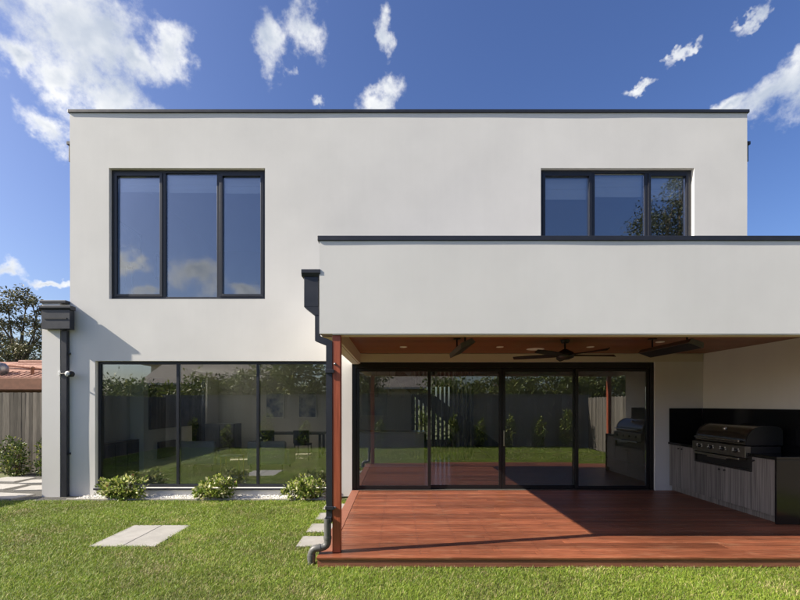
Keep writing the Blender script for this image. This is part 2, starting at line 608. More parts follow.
# ------------------------------------------------------------------ ground
WALL = 8.0           # front face of the main house
DECK_Z = 0.12
structure(MB()._add([(-400, -400, -.03), (400, -400, -.03), (400, 400, -.03), (-400, 400, -.03)], [(0, 1, 2, 3)]).build('ground', 'earth'))
structure(box('lawn', -9.35, 7.6, -1.0, 7.60, -.028, 0.0, 'soil'))
structure(box('path_bed', -9.35, -6.0, 7.604, 10.75, -.028, 0.004, 'dark_gravel'), 'structure')


# ------------------------------------------------------------------ the house
house = thing('house', 'white rendered two-storey house with flat roof, dark window frames and covered patio', 'house', (0, WALL, 0))


def smooth_noise(x, z, seed):
    """gentle waviness of hand-trowelled render, in metres"""
    s = 0
    for k, (a, fx, fz) in enumerate(((.55, .9, 1.3), (.3, 2.3, 1.9), (.25, 4.1, 3.3), (.2, 1.7, 5.2))):
        s += a * math.sin(fx * x + 1.7 * k + seed) * math.cos(fz * z + .9 * k + seed * .7)
    return s


def wall_sheet(name, u0, u1, w0, w1, holes, t0, t1, m, parent, axis='y', wave=0.0, seed=0.0, step=0.22):
    """upright wall from t0 to t1 in depth with openings; axis 'y': u is x; axis 'x': u is y."""
    us = {u0, u1}; ws = {w0, w1}
    for a, b, c, d in holes:
        us |= {a, b}; ws |= {c, d}

    def split(vals, lo, hi):
        vals = sorted(v for v in vals if lo <= v <= hi)
        out = []
        for a, b in zip(vals, vals[1:]):
            n = max(1, int(round((b - a) / step))) if wave else 1
            out += [a + (b - a) * i / n for i in range(n)]
        return out + [vals[-1]]
    U, W = split(us, u0, u1), split(ws, w0, w1)
    nu, nw = len(U) - 1, len(W) - 1

    def solid(i, j):
        if not (0 <= i < nu and 0 <= j < nw):
            return False
        cu, cw = (U[i] + U[i + 1]) / 2, (W[j] + W[j + 1]) / 2
        return not any(a < cu < b and c < cw < d for a, b, c, d in holes)

    def P(u, t, w):
        return (u, t, w) if axis == 'y' else (t, u, w)
    mb = MB()

    def front(i, j):
        u, w = U[i], W[j]
        return P(u, t0 + wave * smooth_noise(u, w, seed), w)
    idx = {}
    vs, fs = [], []
    for i in range(nu):
        for j in range(nw):
            if solid(i, j):
                q = []
                for a, b in ((i, j), (i + 1, j), (i + 1, j + 1), (i, j + 1)):
                    if (a, b) not in idx:
                        idx[(a, b)] = len(vs); vs.append(front(a, b))
                    q.append(idx[(a, b)])
                fs.append(tuple(q) if axis == 'y' else tuple(q[::-1]))
    mb._add(vs, fs, True)
    vs, fs = [], []
    for i in range(nu):
        for j in range(nw):
            if not solid(i, j):
                continue
            a, b, c, d = (i, j), (i + 1, j), (i + 1, j + 1), (i, j + 1)
            back = lambda q: P(U[q[0]], t1, W[q[1]])
            quads = [[back(d), back(c), back(b), back(a)]]
            for (p, q), nb in (((a, b), (i, j - 1)), ((b, c), (i + 1, j)), ((c, d), (i, j + 1)), ((d, a), (i - 1, j))):
                if not solid(*nb):
                    quads.append([front(*q), front(*p), back(p), back(q)])
            for qd in quads:
                n = len(vs)
                vs += qd
                fs.append((n, n + 1, n + 2, n + 3) if axis == 'y' else (n + 3, n + 2, n + 1, n))
    mb._add(vs, fs, False)
    return mb.build(name, m, parent)


W1 = (-5.486, -2.514, 3.76, 6.255)      # upper left
W2 = (2.74, 5.66, 4.25, 6.255)          # upper right
W3 = (-5.75, -1.20, 0.16, 2.58)         # ground floor, left
DR = (-0.857, 4.914, 0.10, 2.56)        # sliding doors
XL, XR, ZT = -6.23, 6.67, 7.30
wall_sheet('front_wall', XL, XR, 0.0, ZT, [W1, W2, W3, DR], WALL, WALL + .22, 'render', house, wave=0.0035, seed=1.3)
ADDED_WIN = [(11.85, 13.35, .25, 2.6)]  # added unseen opening, lets sun onto the floor to brighten the living room
wall_sheet('side_wall', WALL + .222, 14.4, 0, ZT, ADDED_WIN, XL + .2, XL, 'render', house, axis='x')
box('side_wall', XR - .2, XR, WALL + .222, 14.4, 0, ZT, 'render', house)
RW = [(0.55, 1.85, .5, 2.4)]
wall_sheet('rear_wall', XL + .202, XR - .202, 0.0, ZT, RW, 14.18, 14.4, 'render', house)
box('roof', XL + .202, XR - .202, WALL + .222, 14.178, 6.90, 7.08, 'inner_white', house)
MB().box(XL - .03, XR + .03, WALL - .025, WALL + .25, ZT + .002, ZT + .06).build('parapet_capping', 'dark_metal', house, .006)
for x in (XL, XR - .2):
    box('parapet_capping', x - .03, x + .23, WALL + .252, 14.4, ZT + .002, ZT + .06, 'dark_metal', house)
# floors, ceilings and inner walls
box('interior_floor', XL + .202, XR - .202, WALL + .222, 14.178, 0.01, 0.13, 'floor_wood', house)
box('upper_floor', XL + .202, XR - .202, WALL + .222, 14.178, 2.74, 3.05, 'inner_white', house)
box('upper_carpet', XL + .204, XR - .204, WALL + .224, 14.176, 3.052, 3.07, 'carpet', house)
box('chimney_breast', XL + .202, -5.72, 9.48, 11.72, .132, 2.738, 'inner_white', house)
box('interior_wall', -1.9, -1.75, 9.6, 14.17, 3.072, 6.898, 'inner_white', house)
box('interior_wall', 1.9, 2.05, 8.23, 14.17, 3.072, 6.898, 'inner_white', house)
MB().box(-5.71, -5.66, 10.0, 10.75, .45, .85).build('fireplace', 'cupboard_dark', house)


def bars(mb, x0, x1, z0, z1, w, y0, y1, wb=None):
    """rectangular frame of four bars, butted"""
    wb = wb or w
    mb.box(x0, x0 + w, y0, y1, z0, z1)
    mb.box(x1 - w, x1, y0, y1, z0, z1)
    mb.box(x0 + w, x1 - w, y0, y1, z1 - w, z1)
    mb.box(x0 + w, x1 - w, y0, y1, z0, z0 + wb)
    return mb


def window(rect, cuts, glass, sashes=(), blinds=None, fw=.055, y0=WALL + .075, metal='frame_metal', mw=.06):
    x0, x1, z0, z1 = rect
    g = .004
    mb = bars(MB(), x0 + g, x1 - g, z0 + g, z1 - g, fw, y0, y0 + .10)
    for c in cuts:
        mb.box(c - mw / 2, c + mw / 2, y0 + .002, y0 + .098, z0 + g + fw + .001, z1 - g - fw - .001)
    win = mb.build('window', metal, house, .003)
    xs = [x0 + fw] + list(cuts) + [x1 - fw]
    for k in range(len(xs) - 1):
        a = xs[k] + (mw / 2 if k else 0) + .003
        b = xs[k + 1] - (mw / 2 if k < len(xs) - 2 else 0) - .003
        c, d = z0 + fw + .007, z1 - fw - .007
        if k in sashes:
            bars(MB(), a, b, c, d, .05, y0 - .012, y0 + .06).build('sash', metal, win, .003)
            a, b, c, d = a + .051, b - .051, c + .051, d - .051
        pn = box('pane', a, b, y0 + .03, y0 + .042, c, d, glass, win)
        pn.rotation_euler = (random.uniform(-.0016, .0016), 0, random.uniform(-.0028, .0028))
        if blinds:
            zb = d - blinds[k]
            mb = MB()
            n = 2
            h = (d - zb) / n
            for q in range(n):                    # soft folds of a blind drawn nearly up
                zt = d - q * h
                mb.prism([(y0 + .13, zt), (y0 + .12, zt), (y0 + .105, zt - h * .55), (y0 + .118, zt - h + .004), (y0 + .13, zt - h + .004)], 'x', a, b)
            mb.build('blind', 'blind', win)
    return win


window(W1, [-4.475, -3.435], 'glass_upper', sashes=(0, 2), blinds=(.25, .32, .28))
window(W2, [3.775, 4.795], 'glass_upper', sashes=(0, 2), blinds=(.40, .40, .40))
w3 = window(W3, [-4.22, -2.68], 'glass', fw=.05, mw=.05)
MB().box(W3[0] - .02, W3[1] + .02, WALL - .03, WALL + .07, .125, .157).build('sill', 'dark_metal', w3, .004)

# sliding doors
x0, x1, z0, z1 = DR
mb = MB()
mb.box(x0 + .004, x0 + .075, WALL + .03, WALL + .18, z0 + .022, z1 - .004)
mb.box(x1 - .075, x1 - .004, WALL + .03, WALL + .18, z0 + .022, z1 - .004)
mb.box(x0 + .076, x1 - .076, WALL + .03, WALL + .18, z1 - .115, z1 - .004)
door = mb.build('sliding_door', 'door_metal', house, .003)
box('track', x0 + .004, x1 - .004, WALL + .01, WALL + .18, z0 + .001, z0 + .020, 'heater_body', door)
edges = [x0 + .08, .62, 2.03, 3.45, x1 - .08]
for k in range(4):
    a, b = edges[k], edges[k + 1]
    yy = WALL + (.045 if k in (0, 3) else .105)
    a -= .03 if k in (1, 3) else 0
    b += .03 if k in (0, 2) else 0
    if k == 2:
        a += .004
    if k == 1:
        b -= .004
    bars(MB(), a, b, z0 + .024, z1 - .118, .058, yy, yy + .045, .07).build('door_panel', 'door_metal', door, .003)
    pn = box('pane', a + .059, b - .059, yy + .018, yy + .028, z0 + .096, z1 - .178, 'glass_door', door)
    pn.rotation_euler = (random.uniform(-.0016, .0016), 0, random.uniform(-.0028, .0028))
    if k in (1, 2):
        hx = b - .04 if k == 1 else a + .012
        MB().box(hx, hx + .026, yy - .028, yy - .002, .95, 1.25).build('handle', 'steel' if k == 2 else 'door_metal', door, .004)

# single-storey wing on the left with its rainwater head and downpipe
wing = box('wing_wall', -6.70, XL - .13, WALL - .075, 11.2, 0, 3.66, 'render', house)
box('wing_infill', XL - .128, XL - .002, WALL + .003, 11.2, 0, 3.66, 'render', house)
MB().box(-6.73, XL - .004, WALL - .10, WALL + .12, 3.662, 3.715).build('wing_capping', 'dark_metal', house, .005)


def rain_head(x0, x1, y0, y1, z0, z1, slot=True, pipe_x=None):
    h = .32 * (z1 - z0)
    cap = min(.075, .3 * (z1 - z0))
    mb = MB()
    mb.box(x0 + .012, x1 - .012, y0 + .012, y1, z0, z1 - cap)
    ob = mb.build('rainwater_head', 'dark_metal', house, .004)
    MB().prism([(y1, z1 - cap + .001), (y0 + .006, z1 - cap + .001), (y0 - .012, z1 - cap * .5), (y0 - .012, z1), (y1, z1)], 'x', x0 - .012, x1 + .012).build('rim', 'dark_metal', ob, .003)
    if slot:
        w = x1 - x0
        zc = z0 + .45 * (z1 - z0)
        MB().box(x0 + .12 * w, x1 - .12 * w, y0 + .002, y0 + .011, zc - .012, zc + .012).build('overflow_slot', 'black_plastic', ob)
    return ob


rain_head(-6.625, -6.07, WALL - .205, WALL - .078, 3.16, 3.585)
pipe = MB().box(-6.345, -6.235, WALL - .072, WALL - .004, .0, 3.158).build('downpipe', 'dark_metal', house, .006)
for z in (.80, 2.70):
    MB().box(-6.234, -6.205, WALL - .05, WALL - .003, z, z + .035).build('bracket', 'dark_metal', pipe, .002)
# heads high on the side walls
for x, s in ((XL, -1), (XR, 1)):
    a, b = sorted((x + s * .002, x + s * .05))
    mb = MB().box(a, b, WALL + .03, WALL + .3, 6.40, 6.72)
    o = mb.build('rainwater_head', 'dark_metal', house, .003)
    a, b = sorted((x + s * .002, x + s * .085))
    MB().box(a, b, WALL + .02, WALL + .31, 6.722, 6.78).build('rim', 'dark_metal', o, .003)

# patio roof
PX0, PX1, PY0 = -0.85, 6.10, 4.60
PZ0, PZ1 = 2.53, 3.545
roof = wall_sheet('patio_roof', PX0, PX1, PZ0, PZ1, [], PY0, PY0 + .14, 'render', house, wave=0.003, seed=4.1)
box('parapet_side', PX0, PX0 + .14, PY0 + .142, WALL - .002, PZ0, PZ1, 'render', roof)
box('parapet_side', PX1 - .14, PX1, PY0 + .142, WALL - .002, PZ0, PZ1, 'render', roof)
MB().box(PX0 - .02, PX1 + .02, PY0 - .013, PY0 + .17, PZ1 + .002, PZ1 + .056).build('capping', 'dark_metal', roof, .005)
for x in (PX0, PX1 - .14):
    box('capping', x - .02, x + .16, PY0 + .172, WALL - .002, PZ1 + .002, PZ1 + .056, 'dark_metal', roof)
box('roof_deck', PX0 + .142, PX1 - .142, PY0 + .142, WALL - .002, 2.80, 2.92, 'galvanised', roof)
# edge beam lined in painted deck bounce, a hair lower than the render
MB().box(PX0 + .004, PX0 + .125, PY0 + .13, WALL - .003, PZ0 - .012, PZ0 - .002).build('bounce_lining', 'bounce_cream', roof)
MB().box(PX0 + .142, PX1 - .142, PY0 + .004, PY0 + .15, PZ0 - .012, PZ0 - .002).build('bounce_lining', 'bounce_cream', roof)
MB().box(PX0 + .141, PX0 + .152, PY0 + .155, WALL - .004, PZ0 - .002, 2.74).build('bounce_lining', 'bounce_cream', roof)
MB().box(PX0 + .141, 5.82, WALL - .014, WALL - .005, 2.566, 2.715).build('bounce_lining', 'bounce_cream', roof)  # strip over the white wall above the doors, bounce light painted as cream
y = PY0 + .16
k = 0
me = None
while y < WALL - .03:
    w = min(.108, WALL - .016 - y)
    if me is None or abs(w - .108) > 1e-6:
        o = MB().box(PX0 + .156, PX1 - .15, y, y + w - .006, 2.722, 2.742).build('ceiling_board', 'ceiling_wood', roof)
        if me is None:
            me = o.data
            oz = 2.732
    else:
        put('ceiling_board', me, ((PX0 + .156 + PX1 - .15) / 2, y + (w - .006) / 2, oz), roof)
    y += .108

# right hand wall of the patio
wall_sheet('patio_wall', 5.40, WALL - .002, 0.0, PZ0 + .19, [], 5.83, 6.06, 'render', house, axis='x', wave=.002, seed=2)
# posts
for x in (-.712, 5.72):
    p = MB().box(x, x + .092, PY0 + .02, PY0 + .112, DECK_Z + .002, PZ0 - .013).build('post', 'post_wood', house, .006)
    if x < 0:
        for z in (.62, 2.2):
            MB().lathe((x + .03, PY0 + .02, z), [(0.0, -.012), (.012, -.010), (.014, 0)], 10, 'y').build('bolt', 'galvanised', p)

# head and downpipe at the corner of the patio roof
h2 = rain_head(-1.035, -.853, PY0 + .004, PY0 + .19, 2.83, 3.235, slot=False)
MB().prism([(-1.023, 2.829), (-.865, 2.829), (-.858, 2.74), (-.91, 2.74)], 'y', PY0 + .012, PY0 + .17).build('outlet', 'dark_metal', h2)
xa, xb, zo, zi = -.905, -.805, 2.55, 2.48
dp = MB()
w = .075
poly = [(-.902, 2.738), (-.853, 2.738), (-.853, 2.512), (-.714, 2.455), (-.714, .50), (-.780, .50), (-.780, 2.405), (-.902, 2.455)]
dp.prism(poly, 'y', PY0 + .016, PY0 + .085)
dpo = dp.build('downpipe', 'dark_metal', house, .006)
MB().box(-.788, -.690, PY0 - .003, PY0 + .019, 2.10, 2.14).build('bracket', 'dark_metal', dpo, .003)
MB().box(-.788, -.690, PY0 - .003, PY0 + .019, .60, .635).build('bracket', 'dark_metal', dpo, .003)
MB().box(-.787, -.716, PY0 - .003, PY0 + .085, .455, .52).build('collar', 'dark_metal', dpo, .004)
cx, cy = -.765, PY0 + .030
path = [(cx, cy, .50), (cx, cy, .40), (cx, cy, .30), (cx, cy, .245)]
for a in (22, 45, 68):
    path.append((cx - .055 * (1 - math.cos(R(a))), cy - .01 * (1 - math.cos(R(a))), .245 - .06 * math.sin(R(a))))
path += [(cx - .075, cy - .015, .18), (cx - .115, cy - .02, .178)]
for a in (25, 50, 75, 90):
    path.append((cx - .115 - .06 * math.sin(R(a)), cy - .02, .178 - .07 * (1 - math.cos(R(a)))))
path.append((cx - .175, cy - .02, 0.0))
elb = MB().tube(path, .040, 16).build('drain_pipe', 'pvc', dpo)
for a, b in ((2, 3), (7, 8), (12, 13)):
    MB().tube([Vector(path[a]), Vector(path[a]).lerp(Vector(path[b]), .5)], .045, 16).build('socket', 'pvc', dpo)

# ------------------------------------------------------------------ timber deck
deck = thing('deck', 'red-brown timber deck laid with narrow boards under the patio roof', 'deck', (2.5, 6.2, 0))
DX0, DX1, DY0 = -.85, 5.83, 4.50
bw, gap = .0885, .0060
box('subframe', DX0 + .03, DX1 - .02, DY0 + .03, WALL - .02, 0.0, DECK_Z - .026, 'black_plastic', deck)
MB().box(DX0, DX1, DY0 - .004, DY0 + .018, .012, DECK_Z - .026).build('edge_board', 'deck_edge', deck, .002)
MB().box(DX0 - .004, DX0 + .018, DY0 + .02, WALL - .004, .012, DECK_Z - .026).build('edge_board', 'deck_edge', deck, .002)
MB().box(DX0 - .012, DX0 + .128, DY0 + .15, WALL - .012, DECK_Z - .024, DECK_Z).build('border_board', 'deck_edge', deck, .003)
MB().box(DX0 - .012, DX1, DY0 - .014, DY0 + .076, DECK_Z - .024, DECK_Z).build('board', 'deck', deck, .003)
y = DY0 + .0805
jo = random.Random(3)
joists = [DX0 + .133 + .45 * k for k in range(3, 12)]
row = 0
while y < WALL - .03:
    y1 = min(y + bw, WALL - .012)
    xs = [DX0 + .1325, DX1 - .004] if y > DY0 + .13 else [DX0 - .012, DX1 - .004]
    cuts = sorted(jo.sample(joists, 1 if row % 3 else 2))
    if len(cuts) == 2 and cuts[1] - cuts[0] < 1.2:
        cuts = cuts[:1]
    xs = xs[:1] + cuts + xs[1:]
    for a, b in zip(xs, xs[1:]):
        dz = jo.uniform(-.0012, .0012)
        MB().box(a + .0015, b - .0015, y, y1, DECK_Z - .024 + dz, DECK_Z + dz).build('board', 'deck', deck, .0025)
    y += bw + gap
    row += 1

mb = MB()
y = DY0 + .0805
while y < WALL - .03:
    for jx in [DX0 + .2 + .45 * k for k in range(15)]:
        for oy in (.02, .07):
            cx_, cy_ = jx + jo.uniform(-.008, .008), y + oy + jo.uniform(-.003, .003)
            if cy_ < WALL - .02:
                mb._add([(cx_ + .0055 * math.cos(a), cy_ + .0055 * math.sin(a), DECK_Z + .0022) for a in (0, 1.047, 2.094, 3.1416, 4.189, 5.236)], [(0, 1, 2, 3, 4, 5)])
    y += bw + gap
sw = mb.build('screws', 'steel', deck)
sw['kind'] = 'stuff'

# ------------------------------------------------------------------ paving
def slab(name, x0, x1, y0, y1, z1, label, cat, group=None, parent=None):
    o = MB().box(x0, x1, y0, y1, -.02, z1).build(name, 'paver', parent, .006)
    if parent is None:
        tag(o, label, cat, group)
    return o


for k, x in enumerate((-3.785, -3.372)):
    o = slab('paving_slab', x, x + .405, 5.15, 6.05, .018, 'long grey slab in the lawn, %s half of the pair' % ('half nearer the fence side' if k == 0 else 'half nearer the deck'), 'slab', 'pair of slabs set in the lawn')
    o['label'] = ('pale grey slab set in the lawn, the one of the pair farther from the deck', 'pale grey slab set in the lawn, the one of the pair nearer the deck')[k]
for k, (yc, lab) in enumerate(((5.35, 'square grey stepping stone beside the deck, first one behind the elbow drain pipe'), (5.93, 'square grey stepping stone beside the deck, middle one of the row'),
                               (6.54, 'square grey stepping stone beside the deck, third one from the elbow drain pipe'), (7.15, 'square grey stepping stone beside the deck, last one, closest to the house wall'))):
    slab('stepping_stone', -1.24, -.87, yc - .2, yc + .2, .018, lab, 'stepping stone', 'stepping stones along the deck')
for k, (xa, xb, ya, yb, lab) in enumerate(((-8.55, -7.0, 7.78, 8.22, 'grey path slab beside the house corner, the one touching the lawn'), (-7.75, -6.85, 8.50, 8.98, 'grey path slab beside the house corner, second one past the lawn'),
                                           (-9.25, -8.0, 8.62, 9.12, 'grey path slab away from the house wall, second row past the lawn'), (-8.35, -7.0, 9.30, 9.72, 'grey path slab beside the house, third row past the lawn'),
                                           (-9.3, -8.55, 9.45, 9.95, 'small grey path slab in front of the fence shrubs'))):
    o = slab('path_slab', xa, xb, ya, yb, .03, lab, 'slab', 'path slabs beside the house')
    o.rotation_euler.z = R((-9, 6, -5, 8, -6)[k])

# pebble bed below the big window
structure(box('garden_bed', -5.93, -1.32, 7.65, WALL - .004, -.02, .015, 'concrete_edge'))
edge = tag(MB().box(-6.0, -1.28, 7.604, 7.648, -.02, .04).build('garden_edging', 'concrete_edge', None, .006), 'low concrete edging strip between lawn and white pebbles', 'edging')


def pebbles():
    g = np.random.default_rng(4)
    mb = MB()
    for k in range(3600):
        x, y = g.uniform(-5.9, -1.34), g.uniform(7.665, 7.985)
        r = g.uniform(.008, .017)
        a = g.uniform(0, 6.28)
        z = .015 + r * .4 + g.uniform(0, .012)
        pts = []
        for i in range(5):
            t = a + i * 1.2566
            pts.append((x + r * math.cos(t) * g.uniform(.8, 1.2), y + r * math.sin(t) * g.uniform(.8, 1.2), z + g.uniform(-.2, .2) * r))
        pts += [(x, y, z + r * .6), (x, y, z - r * .6)]
        mb._add(pts, [(i, (i + 1) % 5, 5) for i in range(5)] + [((i + 1) % 5, i, 6) for i in range(5)], True)
    o = mb.build('pebbles', 'pebble')
    structure(o, 'stuff')
    o['label'] = 'white pebbles filling the bed under the big window'
    o['category'] = 'pebbles'


pebbles()


# ------------------------------------------------------------------ grass
def grass():
    g = np.random.default_rng(21)

    def scatter(x0, x1, y0, y1, dens):
        n = int((x1 - x0) * (y1 - y0) * dens)
        return np.c_[g.uniform(x0, x1, n), g.uniform(y0, y1, n)]
    P = np.concatenate([
        scatter(-6.2, 6.2, 3.2, 4.50, 15500),
        scatter(-8.0, -.85, 4.50, 7.60, 11500),
        scatter(-9.3, -8.0, 4.5, 7.60, 1800), scatter(-9.3, -6.2, 3.2, 4.5, 2500), scatter(6.2, 7.5, 3.2, 8, 900),
        scatter(-9.3, 7.5, -.9, 3.2, 1500)])
    x, y = P[:, 0], P[:, 1]
    keep = np.ones(len(P), bool)

    def cut(x0, x1, y0, y1):
        nonlocal keep
        keep &= ~((x > x0) & (x < x1) & (y > y0) & (y < y1))
    cut(-3.765, -2.985, 5.165, 6.03)
    for yc in (5.35, 5.93, 6.54, 7.15):
        cut(-1.225, -.875, yc - .185, yc + .185)
    cut(-.86, 9, 4.485, 9)
    P = P[keep]
    n = len(P)
    x, y = P[:, 0], P[:, 1]
    lowf = (np.sin(x * 1.9 + 1.3 * np.sin(y * 1.4)) * np.cos(y * 2.3 + .8 * np.sin(x * 2.7)) * .5
            + np.sin(x * 5.3 + 2.1 * np.sin(y * 3.9)) * np.cos(y * 6.1 + x * 2.2) * .35 + np.sin(x * 11 + y * 7 + 2 * np.sin(y * 9)) * .2)
    far = np.clip((y - 3.5) / 4.5, 0, 1)
    sparse = (y < 3.2) | (x < -8.0) | (x > 6.2)
    h = (.019 + .006 * lowf + g.gamma(2.0, .0055, n))
    h = np.clip(h, .012, .06)
    w = (.0031 + .0021 * far + np.where(sparse, .009, 0)) * g.uniform(.7, 1.35, n)
    a = g.uniform(0, 2 * np.pi, n)
    lean = g.uniform(.3, 1.5, n) * h * 1.05
    dx, dy = np.cos(a), np.sin(a)
    b = a + np.pi / 2 + g.normal(0, .5, n)
    wx, wy = np.cos(b) * w / 2, np.sin(b) * w / 2
    V = np.zeros((n, 5, 3), np.float32)
    z0 = -.004
    V[:, 0] = np.c_[x - wx, y - wy, np.full(n, z0)]
    V[:, 1] = np.c_[x + wx, y + wy, np.full(n, z0)]
    mx, my = x + dx * lean * .35, y + dy * lean * .35
    V[:, 2] = np.c_[mx + wx * .85, my + wy * .85, h * .62]
    V[:, 3] = np.c_[mx - wx * .85, my - wy * .85, h * .62]
    V[:, 4] = np.c_[x + dx * lean, y + dy * lean, h * g.uniform(.82, 1.0, n)]
    me = bpy.data.meshes.new('grass')
    me.vertices.add(n * 5)
    me.vertices.foreach_set('co', V.reshape(-1))
    base = np.arange(n)[:, None] * 5
    idx = (base + np.array([0, 1, 2, 3, 3, 2, 4])[None]).reshape(-1)
    me.loops.add(n * 7)
    me.loops.foreach_set('vertex_index', idx.astype(np.int32))
    me.polygons.add(n * 2)
    st = (np.arange(n)[:, None] * 7 + np.array([0, 4])[None]).reshape(-1)
    me.polygons.foreach_set('loop_start', st.astype(np.int32))
    me.polygons.foreach_set('loop_total', np.tile(np.array([4, 3], np.int32), n))
    me.polygons.foreach_set('use_smooth', np.ones(n * 2, bool))
    me.update(calc_edges=True)
    cols = np.array([(.185, .275, .028), (.265, .34, .045), (.125, .21, .022), (.34, .38, .075), (.50, .43, .22)])
    patch = np.sin(x * 2.7 + 1.9 * np.sin(y * 1.7 + .4)) * np.sin(y * 3.1 + 1.2 * np.sin(x * 1.3)) + .5 * np.sin(x * 8.3 + 3 * np.sin(y * 6.7))
    dry = np.clip(.07 + .30 * np.clip(patch - .55, 0, 1) + .12 * (lowf < -.4), 0, 1)
    u = g.uniform(0, 1, n)
    pick = np.where(u < dry, 4, g.choice(4, n, p=[.42, .26, .22, .10]))
    c = cols[pick] * g.uniform(.75, 1.25, (n, 1)) * (1 + .30 * lowf[:, None])
    ca = me.color_attributes.new('tint', 'FLOAT_COLOR', 'POINT')
    c4 = np.ones((n, 5, 4), np.float32)
    c4[:, :, :3] = c[:, None, :]
    ca.data.foreach_set('color', c4.reshape(-1))
    me.materials.append(MATS['grass_blade'])
    o = put('grass', me, (0, 0, 0))
    structure(o, 'stuff')
    o['label'] = 'short mown green lawn grass in front of the house'
    o['category'] = 'grass'


grass()


# ------------------------------------------------------------------ plants
def shrub(name, label, cat, blobs, n, size, cols, weights, seed, group=None, width=.55):
    """blobs: (x, y, z, rx, ry, rz) ellipsoids filled with leaves from the shell inward"""
    bx = blobs[0]
    root = thing(name, label, cat, (bx[0], bx[1], 0), group)
    g = np.random.default_rng(seed)
    vol = np.array([b[3] * b[4] * b[5] for b in blobs]) ** .75
    ch = []
    st = MB()
    for b, v in zip(blobs, vol):
        k = int(n * v / vol.sum())
        d = g.normal(0, 1, (k, 3)); d /= np.linalg.norm(d, axis=1, keepdims=True)
        m = max(6, k // 14)                        # sprigs, each with its own little rosette of leaves
        ds = g.normal(0, 1, (m, 3)); ds /= np.linalg.norm(ds, axis=1, keepdims=True)
        rs = g.uniform(.5, 1.22, (m, 1)) ** .8
        w = g.integers(0, m, k)
        off = g.normal(0, .17, (k, 3))
        p = np.array(b[:3]) + (ds[w] * rs[w] + off) * np.array(b[3:])
        d = ds[w] * .6 + off * 4
        p[:, 2] = np.maximum(p[:, 2], .025)
        ch.append(leaf_cloud(p, d + np.array([0, 0, .5]), size, tint_mix(k, cols, weights, .22, seed + 3), seed + 5, width))
        for q in range(4):
            e = Vector(b[:3]) + Vector((g.uniform(-.5, .5) * b[3], g.uniform(-.5, .5) * b[4], .4 * b[5]))
            s0 = Vector((b[0] + g.uniform(-.04, .04), b[1] + g.uniform(-.04, .04), -.01))
            st.tube([s0, s0.lerp(e, .5) + Vector((g.uniform(-.03, .03), g.uniform(-.03, .03), .03)), e], [.011, .008, .004], 5, cap=False)
    leaf_object('foliage', ch, 'leaf', root, (bx[0], bx[1], .1))
    st.build('stem', 'twig', root)
    return root


VARI = [(.13, .20, .03), (.30, .37, .07), (.50, .50, .18), (.68, .65, .42), (.07, .11, .02), (.14, .06, .04)]
VW = [.25, .28, .20, .12, .13, .02]
GB = 'variegated bushes below the big window'
shrub('bush', 'low variegated bush with a wide double crown below the window, farthest from the timber post', 'bush',
      [(-5.18, 7.74, .21, .23, .19, .20), (-4.90, 7.72, .23, .22, .19, .20), (-5.32, 7.74, .13, .14, .16, .12), (-4.98, 7.70, .12, .3, .16, .12)], 1500, .074, VARI, VW, 31, GB, .5)
shrub('bush', 'low variegated bush below the middle of the big window', 'bush',
      [(-3.42, 7.72, .19, .24, .19, .17), (-3.22, 7.72, .24, .20, .18, .19), (-3.6, 7.72, .12, .14, .15, .11)], 1250, .074, VARI, VW, 47, GB)
shrub('bush', 'low variegated bush below the window, the one closest to the timber post', 'bush',
      [(-1.74, 7.72, .21, .24, .19, .19), (-1.52, 7.74, .22, .18, .18, .18), (-1.95, 7.72, .12, .14, .15, .11)], 1250, .074, VARI, VW, 58, GB)
FEN = [(.04, .07, .013), (.08, .12, .022), (.20, .21, .05), (.025, .045, .010)]
shrub('fence_shrub', 'bushy yellow-green shrub against the grey paling fence, the wider of two', 'shrub',
      [(-9.35, 10.35, .42, .26, .24, .36), (-9.62, 10.4, .52, .34, .24, .42), (-9.3, 10.3, .22, .26, .24, .22)], 1500, .07, FEN, [.3, .3, .2, .2], 61, 'shrubs along the grey fence')
shrub('fence_shrub', 'slim yellow-green shrub against the grey fence, beside the house corner', 'shrub',
      [(-8.66, 10.4, .55, .22, .2, .42), (-8.6, 10.4, .9, .15, .15, .25), (-8.66, 10.35, .22, .22, .22, .22)], 1100, .065, FEN, [.3, .3, .2, .2], 66, 'shrubs along the grey fence')


